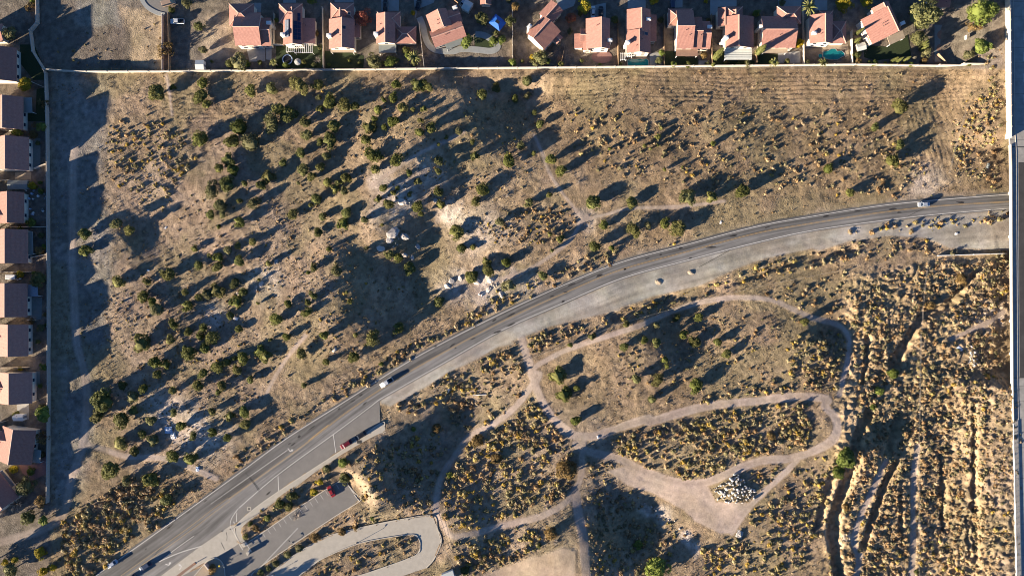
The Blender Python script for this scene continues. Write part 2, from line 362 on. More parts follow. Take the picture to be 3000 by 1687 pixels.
def hz(x, y):
    """ground height by bilinear lookup"""
    i = np.clip(np.searchsorted(xs, x)-1, 0, len(xs)-2); j = np.clip(np.searchsorted(ys, y)-1, 0, len(ys)-2)
    fx = (x-xs[i])/(xs[i+1]-xs[i]); fy = (y-ys[j])/(ys[j+1]-ys[j])
    return (GZ[j,i]*(1-fx)+GZ[j,i+1]*fx)*(1-fy) + (GZ[j+1,i]*(1-fx)+GZ[j+1,i+1]*fx)*fy
def gt(px, py, up=0.0):
    """point of the terrain that the survey position px,py lies on"""
    z = 0.0
    for _ in range(5):
        x, y = g(px, py, z+up); z = float(hz(x, y))
    x, y = g(px, py, z+up); return (x, y, float(hz(x, y)))
def gt_arr(px, py):
    z = np.zeros(len(px))
    for _ in range(4):
        k = (HC-z)/HC/S; x = (px-1500)*k; y = (843.5-py)*k; z = hz(x, y)
    return x, y, z

# soil colours
C = np.zeros(GX.shape+(3,)); C[:] = (.295,.212,.135)
def soil(c, w):
    w = np.clip(w, 0, 1)[..., None]; C[:] = C*(1-w) + np.array(c)*w
qx = 1500 + GX*S*HC/(HC-GZ); qy = 843.5 - GY*S*HC/(HC-GZ)      # where each point of the terrain falls on the survey
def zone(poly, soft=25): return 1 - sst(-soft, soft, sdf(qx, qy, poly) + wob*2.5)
soil((.255,.180,.108), zone([(1600,195),(2950,190),(2950,580),(2500,600),(1900,560),(1620,470)]))
soil((.320,.232,.160), zone([(330,560),(560,330),(900,480),(1020,700),(1000,900),(700,1250),(380,1400),(300,1000)]))
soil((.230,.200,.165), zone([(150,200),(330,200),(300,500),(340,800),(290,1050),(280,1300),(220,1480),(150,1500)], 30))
soil((.265,.190,.120), zone([(1560,1000),(2480,760),(2500,1150),(2200,1200),(1600,1290)]))
soil((.370,.265,.155), zone([(2480,830),(2960,740),(2990,1700),(2380,1700),(2450,1250)]))
soil((.27,.20,.135), zone([(2840,1100),(3010,1130),(3010,1700),(2925,1700)], 12)*.8)
soil((.30,.225,.155), zone([(1080,1250),(1340,1120),(1760,1200),(1950,1700),(1000,1700)])*.8)
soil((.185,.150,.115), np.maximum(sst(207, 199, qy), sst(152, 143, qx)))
soil((.36,.27,.175), zone(zl('c1',(1450,60),(2040,210),(2040,880),(1680,780),(1560,300)), 8))
soil((.22,.20,.165), zone(zl('c1',(950,0),(1450,0),(1500,330),(950,330)), 10))
soil((.34,.26,.18), zone(zl('c2',(-20,170),(300,200),(380,600),(200,760),(-40,760)), 10))
for (cx, cy), r, k in PALE:
    soil((.56,.46,.375), k*(1 - sst(r*.3, r, np.hypot(qx-cx, qy-cy)*.6 + wob*2.2 + r*.15)))
soil((.395,.300,.215), 1 - sst(-3, 4, sdf(qx, qy, BALLFIELD)))
soil((.405,.315,.250), (1 - sst(-3, 3, np.minimum(dpath, plz) + wob*.4))*np.where(qx < 320, .6, 1))
soil((.360,.325,.275), (1 - sst(-4, 5, spz + wob*.5))*(.9+.5*fbm(GX/14, GY/5, 61, 3)))
soil((.30,.24,.18), (1 - sst(3.0, 6.2, dN))*sst(0, -6, (PY-np.interp(PX, [p[0] for p in CENTRE], [p[1] for p in CENTRE])))*.8)
pat = fbm(GX/11, GY/11, 71, 5); C *= (1 + .34*pat)[..., None]
C[..., 0] *= 1 + .05*fbm(GX/7, GY/7, 81, 3); C[..., 2] *= 1 - .10*fbm(GX/7, GY/7, 83, 3)
thatch = fbm(GX/1.3, GY/1.3, 91, 3); C *= (1 + .62*thatch*(1-.6*bare))[..., None]
onsh = 1 - sst(-4, 4, spz + wob*.5); onpa = 1 - sst(-3, 2, dpath + wob*.4)
C *= (1 + onsh*(.42*fbm(dN/1.5, GX/26, 141, 3) + .25*fbm(GX/5, GY/5, 143, 3)))[..., None]; C *= (1 + onpa*.34*vn(dpath/3.2, GX/60, 147))[..., None]
grassy = sst(.0, .35, fbm(GX/16, GY/16, 149, 4))*(1-bare)*(1-yard)*.6; C[:] = C*(1-grassy[..., None]) + np.array((.245,.195,.108))*(1+.4*thatch[..., None])*grassy[..., None]
C *= np.array((.965,.995,1.02)); C = np.clip(C, .02, .8)

def soil_material(name, coarse, fine):
    m, n, l, b = nodes_of(name); b.inputs['Roughness'].default_value = 0.95; b.inputs['Specular IOR Level'].default_value = 0.08
    at = n.new('ShaderNodeAttribute'); at.attribute_name = 'soil'; tc = n.new('ShaderNodeTexCoord')
    no = n.new('ShaderNodeTexNoise'); no.inputs['Scale'].default_value = 1.7; no.inputs['Detail'].default_value = 7; no.inputs['Roughness'].default_value = .7
    l.new(tc.outputs['Object'], no.inputs['Vector'])
    mr = n.new('ShaderNodeMapRange'); mr.inputs[1].default_value = .25; mr.inputs[2].default_value = .75; mr.inputs[3].default_value = .78; mr.inputs[4].default_value = 1.22
    l.new(no.outputs['Fac'], mr.inputs[0])
    mu = n.new('ShaderNodeMix'); mu.data_type = 'RGBA'; mu.blend_type = 'MULTIPLY'; mu.inputs[0].default_value = 1
    l.new(at.outputs['Color'], mu.inputs[6]); l.new(mr.outputs[0], mu.inputs[7]); l.new(mu.outputs[2], b.inputs['Base Color'])
    n1 = n.new('ShaderNodeTexNoise'); n1.inputs['Scale'].default_value = 1.9; n1.inputs['Detail'].default_value = 6; n1.inputs['Roughness'].default_value = .62
    n1.inputs['Distortion'].default_value = .7
    l.new(tc.outputs['Object'], n1.inputs['Vector'])
    bp = n.new('ShaderNodeBump'); bp.inputs['Strength'].default_value = 1; bp.inputs['Distance'].default_value = coarse
    l.new(n1.outputs['Fac'], bp.inputs['Height']); l.new(bp.outputs[0], b.inputs['Normal'])
    MAT[name] = m; return m
soil_material('soil_rough', .30, 0); soil_material('soil_worn', .07, 0)

fc = lambda A: .25*(A[:-1,:-1]+A[1:,:-1]+A[:-1,1:]+A[1:,1:])
lab = np.zeros(fc(GX).shape, int)
lab[fc(spz + wob*.5) < 0] = 3
lab[fc(dpath + wob*.5) < 0] = 1
lab[fc(plz + wob*.5) < 0] = 2
lab[fc(ballz) < 0] = 4
ny, nx = GX.shape; idx = np.arange(nx*ny).reshape(ny, nx)
FQ = np.stack([idx[:-1,:-1], idx[:-1,1:], idx[1:,1:], idx[1:,:-1]], -1)
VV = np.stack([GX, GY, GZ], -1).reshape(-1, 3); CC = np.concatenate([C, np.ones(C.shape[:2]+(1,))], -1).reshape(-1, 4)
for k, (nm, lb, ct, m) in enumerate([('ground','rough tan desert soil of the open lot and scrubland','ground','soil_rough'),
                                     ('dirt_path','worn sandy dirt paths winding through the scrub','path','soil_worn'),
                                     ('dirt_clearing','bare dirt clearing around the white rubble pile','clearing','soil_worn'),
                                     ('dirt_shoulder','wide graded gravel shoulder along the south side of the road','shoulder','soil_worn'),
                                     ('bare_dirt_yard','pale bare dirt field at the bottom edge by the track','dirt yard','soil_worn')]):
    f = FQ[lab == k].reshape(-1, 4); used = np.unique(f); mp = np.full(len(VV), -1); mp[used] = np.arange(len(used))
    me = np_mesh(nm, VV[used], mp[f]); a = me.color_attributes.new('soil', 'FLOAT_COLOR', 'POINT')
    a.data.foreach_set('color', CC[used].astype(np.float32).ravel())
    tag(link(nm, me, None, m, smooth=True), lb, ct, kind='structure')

# ------------------------------------------------------------------ road, paving and paint
def asphalt(name, c, c2, tracks=True):
    m, n, l, b = nodes_of(name); b.inputs['Roughness'].default_value = .82; b.inputs['Specular IOR Level'].default_value = .25
    tc = n.new('ShaderNodeTexCoord'); no = n.new('ShaderNodeTexNoise'); no.inputs['Scale'].default_value = .22; no.inputs['Detail'].default_value = 8; no.inputs['Roughness'].default_value = .7
    l.new(tc.outputs['Object'], no.inputs['Vector'])
    mx = n.new('ShaderNodeMix'); mx.data_type = 'RGBA'; mx.inputs[6].default_value = rgba(c2); mx.inputs[7].default_value = rgba(c)
    mr = n.new('ShaderNodeMapRange'); mr.inputs[1].default_value = .3; mr.inputs[2].default_value = .7; l.new(no.outputs['Fac'], mr.inputs[0])
    l.new(mr.outputs[0], mx.inputs[0]); out = mx.outputs[2]
    if tracks:      # worn wheel tracks and patching run along the lanes; the westbound lane was resurfaced darker
        uv = n.new('ShaderNodeUVMap'); mp = n.new('ShaderNodeMapping'); mp.inputs['Scale'].default_value = (.035, 9, 1); l.new(uv.outputs[0], mp.inputs[0])
        n2 = n.new('ShaderNodeTexNoise'); n2.inputs['Scale'].default_value = 1; n2.inputs['Detail'].default_value = 5; l.new(mp.outputs[0], n2.inputs['Vector'])
        m2 = n.new('ShaderNodeMapRange'); m2.inputs[1].default_value = .3; m2.inputs[2].default_value = .7; m2.inputs[3].default_value = .55; m2.inputs[4].default_value = 1.45; l.new(n2.outputs['Fac'], m2.inputs[0])
        mu = n.new('ShaderNodeMix'); mu.data_type = 'RGBA'; mu.blend_type = 'MULTIPLY'; mu.inputs[0].default_value = 1
        l.new(out, mu.inputs[6]); l.new(m2.outputs[0], mu.inputs[7]); out = mu.outputs[2]
        sx = n.new('ShaderNodeSeparateXYZ'); l.new(uv.outputs[0], sx.inputs[0])
        m3 = n.new('ShaderNodeMapRange'); m3.inputs[1].default_value = .47; m3.inputs[2].default_value = .53; m3.inputs[3].default_value = .74; m3.inputs[4].default_value = 1.05; l.new(sx.outputs[1], m3.inputs[0])
        mv = n.new('ShaderNodeMix'); mv.data_type = 'RGBA'; mv.blend_type = 'MULTIPLY'; mv.inputs[0].default_value = 1
        l.new(out, mv.inputs[6]); l.new(m3.outputs[0], mv.inputs[7]); out = mv.outputs[2]
    l.new(out, b.inputs['Base Color'])
    nb = n.new('ShaderNodeTexNoise'); nb.inputs['Scale'].default_value = 3; nb.inputs['Detail'].default_value = 6; l.new(tc.outputs['Object'], nb.inputs['Vector'])
    bp = n.new('ShaderNodeBump'); bp.inputs['Distance'].default_value = .02; l.new(nb.outputs['Fac'], bp.inputs['Height']); l.new(bp.outputs[0], b.inputs['Normal'])
    MAT[name] = m
asphalt('asphalt_road', (.195,.188,.180), (.150,.145,.139)); asphalt('asphalt_old', (.225,.212,.195), (.175,.166,.154), False); asphalt('asphalt_dark', (.075,.073,.07), (.045,.044,.043), False)
mat('concrete', (.42,.385,.325), .85, .10, .5, .01, 4); mat('concrete_grey', (.34,.33,.31), .85, .14, .6, .01, 4)
mat('kerb', (.50,.46,.39), .8, .1, 2); mat('paint_white', (.60,.58,.54), .6, .22, 3); mat('paint_yellow', (.42,.28,.12), .6, .25, 3); mat('tar', (.035,.033,.032), .6, .2, 3)
mat('iron', (.05,.048,.045), .5, .2, 6)

nr = np.array(g(0,0))*0
N_ = resample(wl2(smooth_line(NORTH, 8)), 2.0); C_ = resample(wl2(smooth_line(CENTRE, 8)), 2.0); S_ = resample(wl2(smooth_line(SOUTH, 8)), 2.0)
def match(a, n):
    d = np.r_[0, np.cumsum(np.hypot(*np.diff(a, axis=0).T))]; t = np.linspace(0, d[-1], n); return np.c_[np.interp(t, d, a[:,0]), np.interp(t, d, a[:,1])]
nn = 260; Nm, Cm, Sm = match(N_, nn), match(C_, nn), match(S_, nn)
Nedge = offset(Nm, .9); Sedge = offset(Sm, -.6)
V = np.zeros((3*nn, 3)); V[:nn,:2] = Nedge; V[nn:2*nn,:2] = Cm; V[2*nn:,:2] = Sedge; V[:,2] = .03
i = np.arange(nn-1); F = np.r_[np.c_[nn+i, nn+i+1, i+1, i], np.c_[2*nn+i, 2*nn+i+1, nn+i+1, nn+i]]
me = np_mesh('road', V, F); dd = np.r_[0, np.cumsum(np.hypot(*np.diff(Cm, axis=0).T))]
uvs = np.r_[np.c_[dd, np.zeros(nn)], np.c_[dd, np.full(nn, .5)], np.c_[dd, np.ones(nn)]]
u = me.uv_layers.new(name='UVMap'); u.data.foreach_set('uv', uvs[F.ravel()].astype(np.float32).ravel())
road = tag(link('road', me, None, 'asphalt_road'), 'two lane asphalt road curving past the open lot', 'road', kind='structure')
turnout = tag(sheet('turnout_lane', wl2(TURNOUT), .02, 'asphalt_old'), 'paved turnout beside the road where red and dark cars park', 'turnout', kind='structure')
apron = tag(sheet('driveway_apron', wl2(APRON), .036, 'concrete'), 'pale concrete apron at the park entrance', 'driveway', kind='structure')
parking = tag(sheet('parking_lot', wl2(PARKING), .024, 'asphalt_old'), 'narrow asphalt parking lot with stalls along planted bank', 'parking lot', kind='structure')
loopd = tag(sheet('loop_driveway', wl2(LOOP_OUT), .02, 'concrete', holes=[wl2(LOOP_IN)]), 'pale concrete loop driveway round a scrub island', 'driveway', kind='structure')
sw = MB(); sw.prism(wl2(SIDEWALK), -.1, .14) if False else None
o = sheet('sidewalk', wl2(SIDEWALK), .14, 'concrete'); tag(o, 'concrete sidewalk following the turnout kerb', 'sidewalk', kind='structure')
def kerb_run(name, pts, parent, w=.3, h=.17, m='kerb', close=False, z0=-.1, step=3.0):
    pl = resample(smooth_line(pts, 5), step/2); wp = np.array(wl2(pl)); a, b = offset(wp, w/2), offset(wp, -w/2); n = len(wp)
    mb = MB(); mb.rings([[(a[k][0],a[k][1],z0),(b[k][0],b[k][1],z0),(b[k][0],b[k][1],h),(a[k][0],a[k][1],h)] for k in range(n)])
    return mb.build(name, m, parent)
kerb_run('kerb', [(1128,1246),(1114,1240),(1000,1319),(814,1440),(738,1495),(694,1536),(690,1562),(703,1589)], o)
kerb_run('kerb', [(1130,1264),(1005,1335),(930,1377),(870,1422),(800,1472),(722,1530),(709,1547),(709,1567),(720,1590)], o, w=.2)
kerb_run('kerb', [(726,1588),(807,1533),(876,1485),(1000,1406),(1020,1420)], parking); kerb_run('kerb', [(1020,1420),(1042,1445),(1058,1463),(1000,1500),(945,1536),(850,1600),(750,1669),(736,1690)], parking)
kerb_run('kerb', LOOP_IN + LOOP_IN[:1], loopd, w=.25); kerb_run('kerb', LOOP_OUT[:11], loopd, w=.25)
for k in range(0, len(LOOP_OUT)-4, 2):    # saw-cut joints across the slab
    pass
# painted lines
def dashes(pl, a, b, on, off, w, m, par, name='lane_dash', o=0.0):
    d = np.r_[0, np.cumsum(np.hypot(*np.diff(pl, axis=0).T))]; t = a
    while t < b:
        s = np.linspace(t, min(t+on, b), 4); seg = np.c_[np.interp(s, d, pl[:,0]), np.interp(s, d, pl[:,1])]
        stripe(name, offset(seg, o), w, .040, m, par); t += on+off
stripe('edge_line', Nm, .2, .040, 'paint_white', road)
si = int(np.argmin(np.hypot(Sm[:,0]-g(697,1490)[0], Sm[:,1]-g(697,1490)[1]))); stripe('edge_line', Sm[si:], .2, .040, 'paint_white', road)
for oo in (.16, -.16): stripe('centre_line', offset(Cm[40:], oo), .12, .040, 'paint_yellow', road)
for oo in (.5, -.9): stripe('centre_line', offset(Cm[:41], oo), .12, .040, 'paint_yellow', road)
def pstripe(pts, w, name='painted_line', m='paint_white', par=None, z=.044, sm=3):
    pl = resample(np.array(wl2(smooth_line(pts, sm) if len(pts) > 2 else pts)), 1.0); return stripe(name, pl, w, z, m, par or road)
pstripe(zl('L',(700,380),(450,555),(60,830)), .14); pstripe(zl('R1',(2536,470),(2240,680)), .14)
pstripe([(697,1490),(680,1515),(674,1536),(680,1550),(700,1587)], .18); pstripe(zl('X',(690,530),(260,835),(0,1040)), .16); pstripe(zl('X',(850,765),(400,900),(0,1065),(-100,1120)), .25)
pstripe(zl('L',(1092,245),(1113,405)), .25); pstripe(zl('L',(622,600),(627,725)), .25); pstripe(zl('X',(1660,0),(1648,210)), .22); pstripe(zl('X',(1580,210),(1608,245)), .3)
pstripe(zl('L',(880,300),(960,235),(1050,165)), .25, m='paint_yellow')
for fr, bx, by, a in (('L',720,385,-55),('X',100,1195,-20),('X',395,1240,60)):     # turn arrows painted on the lanes
    cx, cy = g(*zp(fr, bx, by)); c_, s_ = math.cos(math.radians(a)), math.sin(math.radians(a))
    pts = [(-1.2,-.12),(.2,-.12),(.55,.25),(.55,.8),(.95,.8),(.38,1.5),(-.2,.8),(.2,.8),(.2,.4),(.05,.18),(-1.2,.18)]
    sheet('turn_arrow', [(cx+x*c_-y*s_, cy+x*s_+y*c_) for x, y in pts], .046, 'paint_white', road)
tr = R
for fr, x, y in [('L',1140,30),('L',910,190),('L',720,325),('L',750,330),('L',800,265),('F',430,980),('F',570,935),('F',920,775),('F',1090,675),('F',1320,600),('F',1190,630),('F',1030,740),('F',1730,455),('F',1840,425),('F',2010,370),('P',100,650),('P',165,600),('P',200,670),('P',800,185),('P',940,180),('P',1120,120),('P',970,200),('K',330,920),('K',60,965),('K',620,905),('K',1200,850),('K',680,935),('J',1080,160),('J',840,220),('J',680,300),('J',75,455),('J',540,375),('L',540,745),('R1',2180,650),('R1',2000,770),('R1',2430,610),('R1',1550,1160),('F',1015,820),('F',570,1020),('F',450,1080),('F',1540,545),('X',150,310),('X',100,360)]:
    cx, cy = g(*zp(fr, x, y)); k = np.hypot(Cm[:,0]-cx, Cm[:,1]-cy).argmin(); d = Cm[min(k+1, nn-1)]-Cm[k-1]; a = math.atan2(d[1], d[0]) + tr.uniform(-.2,.2)
    ln = tr.uniform(.5, 2.4); wd = tr.uniform(.2,.5); n = 9; pts = []
    for q in range(n):
        t = 2*math.pi*q/n; r = tr.uniform(.55,1.1); xx, yy = math.cos(t)*ln*r, math.sin(t)*wd*r; pts.append((cx+xx*math.cos(a)-yy*math.sin(a), cy+xx*math.sin(a)+yy*math.cos(a)))
    sheet('tar_patch', pts, .048, 'tar', road)
for fr, a, b in [('L',(345,570),(470,720)),('L',(380,620),(460,730)),('R1',(1640,1230),(1720,1140)),('X',(1300,680),(1380,840)),('X',(1420,450),(1430,640)),('L',(1490,0),(1496,110)),('J',(600,440),(820,320)),('K',(750,970),(890,900))]:
    (x0,y0),(x1,y1) = g(*zp(fr,*a)), g(*zp(fr,*b)); stripe('crack', np.array([(x0,y0),((x0+x1)/2+tr.uniform(-.3,.3),(y0+y1)/2),(x1,y1)]), .16, .050, 'tar', road)
for k in range(17):      # stall lines of the parking lot
    t = k/16; ax, ay = 738+(985-738)*t, 1580+(1418-1580)*t; pstripe([(ax, ay),(ax+8, ay+13)], .12, 'stall_line', par=parking, z=.034)
pstripe(zl('L',(790,1040),(600,1240),(430,1420)), .5, 'patch_seam', m='concrete_grey', par=parking, z=.032)
mh = MB(); cx, cy = g(*zp('L',376,877)); mh.box(cx-.8,cy-.8,.03,cx+.8,cy+.8,.045); tag(mh.build('drain_slab','concrete'), 'pale square drain slab with dark grate in the turnout', 'drain')
mh = MB(); mh.prism([(cx+.42*math.cos(t*math.pi/5),cy+.42*math.sin(t*math.pi/5)) for t in range(10)], .046, .06); mh.build('grate','iron', bpy.data.objects['drain_slab'])
cx, cy = g(*zp('L',1313,309)); mh = MB(); mh.box(cx-.9,cy-.6,.15,cx+.9,cy+.6,.17); tag(mh.build('drain_cover','iron'), 'dark rectangular utility cover in the sidewalk beside the parked cars', 'utility cover')

# ------------------------------------------------------------------ elevated highway on the right edge
mat('bridge_concrete', (.58,.525,.44), .85, .08, .5, c2=(.44,.395,.33)); mat('deck_concrete', (.37,.355,.325), .85, .12, .35, c2=(.24,.232,.215)); mat('steel', (.45,.45,.46), .4, .1, 4, metal=.7)
mat('soundwall', (.60,.52,.41), .85, .06, .5, c2=(.48,.41,.32))
BL = [(2951,-60),(2953,0),(2957,410),(2961,430),(2965,1105),(2967,1220),(2977,1687),(2980,1760)]     # west edge of the deck at z = 6
def bx(py, z=6.0):
    px = np.interp(py, [p[1] for p in BL], [p[0] for p in BL]); return g(px, py, z)
br = empty('highway_bridge', (bx(760)[0]+6, bx(760)[1], 0)); tag(br, 'long concrete highway bridge running down the right edge over the road', 'bridge')
boff = br.location
def bstrip(name, pys, x0, x1, z0, z1, m, par=None):
    mb = MB(); rs = []
    for py in pys:
        x, y = bx(py); rs.append([(x+x0-boff.x, y-boff.y, z0),(x+x1-boff.x, y-boff.y, z0),(x+x1-boff.x, y-boff.y, z1),(x+x0-boff.x, y-boff.y, z1)])
    mb.rings(rs); return mb.build(name, m, par or br)
span = list(np.linspace(432, 1105, 12)); whole = list(np.linspace(-60, 1760, 30))
deck = bstrip('deck', whole, 0, 30, 5.3, 6.0, 'deck_concrete')
bstrip('girder', span, 1.8, 2.8, 4.2, 5.3, 'bridge_concrete'); bstrip('girder', span, 8, 9, 4.2, 5.3, 'bridge_concrete')
bstrip('barrier', list(np.linspace(425, 1235, 14)), -.15, .15, 5.25, 6.52, 'bridge_concrete'); bstrip('gutter_kerb', whole, 2.0, 2.18, 6.0, 6.12, 'bridge_concrete')
bstrip('road_surface', list(np.linspace(476, 1105, 10)), 2.9, 30, 5.9, 6.02, 'asphalt_dark')
for y0 in list(range(30, 470, 62)) + list(range(505, 1100, 100)):
    bstrip('lane_dash', [y0, y0+26], 5.6, 5.75, 6.0, 6.035, 'paint_white')
for py in (430, 1105): bstrip('expansion_joint', [py, py+2], .2, 30, 5.9, 6.03, 'iron')
for py in range(-40, 1740, 45):
    if not 470 < py < 1110: bstrip('deck_joint', [py, py+.5], .2, 30, 5.9, 6.008, 'iron')
for py in (560, 690, 845, 942, 1040):
    x, y = bx(py); mb = MB(); mb.tube([(x+4-boff.x, y-boff.y, -.5),(x+4-boff.x, y-boff.y, 4.2)], .8, 14); mb.build('pier', 'bridge_concrete', br)
sw = empty('sound_wall', (*bx(200), 4.5)); tag(sw, 'tall cream sound wall along the highway at the top right', 'wall')
ys_ = list(range(-60, 406, 31))
for a, b in zip(ys_[:-1], ys_[1:]):
    p, q = bx(a), bx(b); mb = MB(); mb.wall((p[0]-.45-sw.location.x, p[1]-sw.location.y), (q[0]-.45-sw.location.x, q[1]-sw.location.y), .22, .0, 3.4); mb.build('wall_panel', 'soundwall', sw)
    mb = MB(); mb.box(q[0]-.45-.2-sw.location.x, q[1]-.2-sw.location.y, 0, q[0]-.45+.2-sw.location.x, q[1]+.2-sw.location.y, 3.55); mb.build('post', 'soundwall', sw)
gr = empty('guard_rail', (*bx(1450), 5.6)); tag(gr, 'steel guard rail with posts along the highway at the bottom right', 'guard rail')
pl = [bx(y) for y in np.linspace(1240, 1740, 20)]; mb = MB(); mb.tube([(x-.3-gr.location.x, y-gr.location.y, 1.05) for x, y in pl], .16, 6); mb.build('rail', 'steel', gr)
for x, y in resample(pl, 2.0):
    mb = MB(); mb.box(x-.3-.09-gr.location.x, y-.09-gr.location.y, 0, x-.3+.09-gr.location.x, y+.09-gr.location.y, 1.1); mb.build('post', 'steel', gr)

# ------------------------------------------------------------------ houses
def tile_mat(name, c, c2):
    m, n, l, b = nodes_of(name); b.inputs['Roughness'].default_value = .8; b.inputs['Specular IOR Level'].default_value = .2
    tc = n.new('ShaderNodeTexCoord'); uv = n.new('ShaderNodeUVMap')
    no = n.new('ShaderNodeTexNoise'); no.inputs['Scale'].default_value = 1.4; no.inputs['Detail'].default_value = 7; no.inputs['Roughness'].default_value = .75; l.new(tc.outputs['Object'], no.inputs['Vector'])
    mx = n.new('ShaderNodeMix'); mx.data_type = 'RGBA'; mx.inputs[6].default_value = rgba(c2); mx.inputs[7].default_value = rgba(c)
    mr = n.new('ShaderNodeMapRange'); mr.inputs[1].default_value = .3; mr.inputs[2].default_value = .7; l.new(no.outputs['Fac'], mr.inputs[0]); l.new(mr.outputs[0], mx.inputs[0])
    oi = n.new('ShaderNodeObjectInfo'); hv = n.new('ShaderNodeHueSaturation'); r2 = n.new('ShaderNodeMapRange'); r2.inputs[3].default_value = .82; r2.inputs[4].default_value = 1.12
    l.new(oi.outputs['Random'], r2.inputs[0]); l.new(r2.outputs[0], hv.inputs['Value']); l.new(mx.outputs[2], hv.inputs['Color']); l.new(hv.outputs[0], b.inputs['Base Color'])
    w = n.new('ShaderNodeTexWave'); w.wave_type = 'BANDS'; w.bands_direction = 'X'; w.inputs['Scale'].default_value = .95; w.inputs['Distortion'].default_value = .6; w.inputs['Detail'].default_value = 1
    l.new(uv.outputs[0], w.inputs['Vector'])
    w2 = n.new('ShaderNodeTexWave'); w2.wave_type = 'BANDS'; w2.bands_direction = 'Y'; w2.wave_profile = 'SAW'; w2.inputs['Scale'].default_value = .8; l.new(uv.outputs[0], w2.inputs['Vector'])
    ad = n.new('ShaderNodeMath'); ad.operation = 'ADD'; l.new(w.outputs['Fac'], ad.inputs[0]); l.new(w2.outputs['Fac'], ad.inputs[1])
    bp = n.new('ShaderNodeBump'); bp.inputs['Distance'].default_value = .05; bp.inputs['Strength'].default_value = .9; l.new(ad.outputs[0], bp.inputs['Height']); l.new(bp.outputs[0], b.inputs['Normal'])
    MAT[name] = m
tile_mat('roof_tile', (.43,.228,.182), (.31,.15,.12))
mat('stucco', (.66,.58,.47), .9, .06, 2); mat('stucco_white', (.72,.68,.60), .85, .05, 2); mat('trim', (.55,.35,.27), .7, .08, 4); mat('glass', (.02,.03,.05), .08, .1, 2, spec=.6)
mat('wood', (.30,.20,.12), .85, .25, 3, stretch=(1,6,1)); mat('block_wall', (.42,.36,.30), .9, .12, 1.2); mat('patio_tan', (.36,.29,.21), .85, .12, 1); mat('patio_slate', (.20,.22,.21), .8, .1, 1)
mat('patio_brown', (.24,.15,.11), .85, .1, 1); mat('patio_white', (.58,.60,.56), .7, .06, 1); mat('solar', (.010,.022,.065), .12, .2, 2, spec=.7); mat('panel_grey', (.20,.22,.26), .3, .2, 3, spec=.5)
mat('white_paint', (.75,.74,.70), .6, .06, 3)

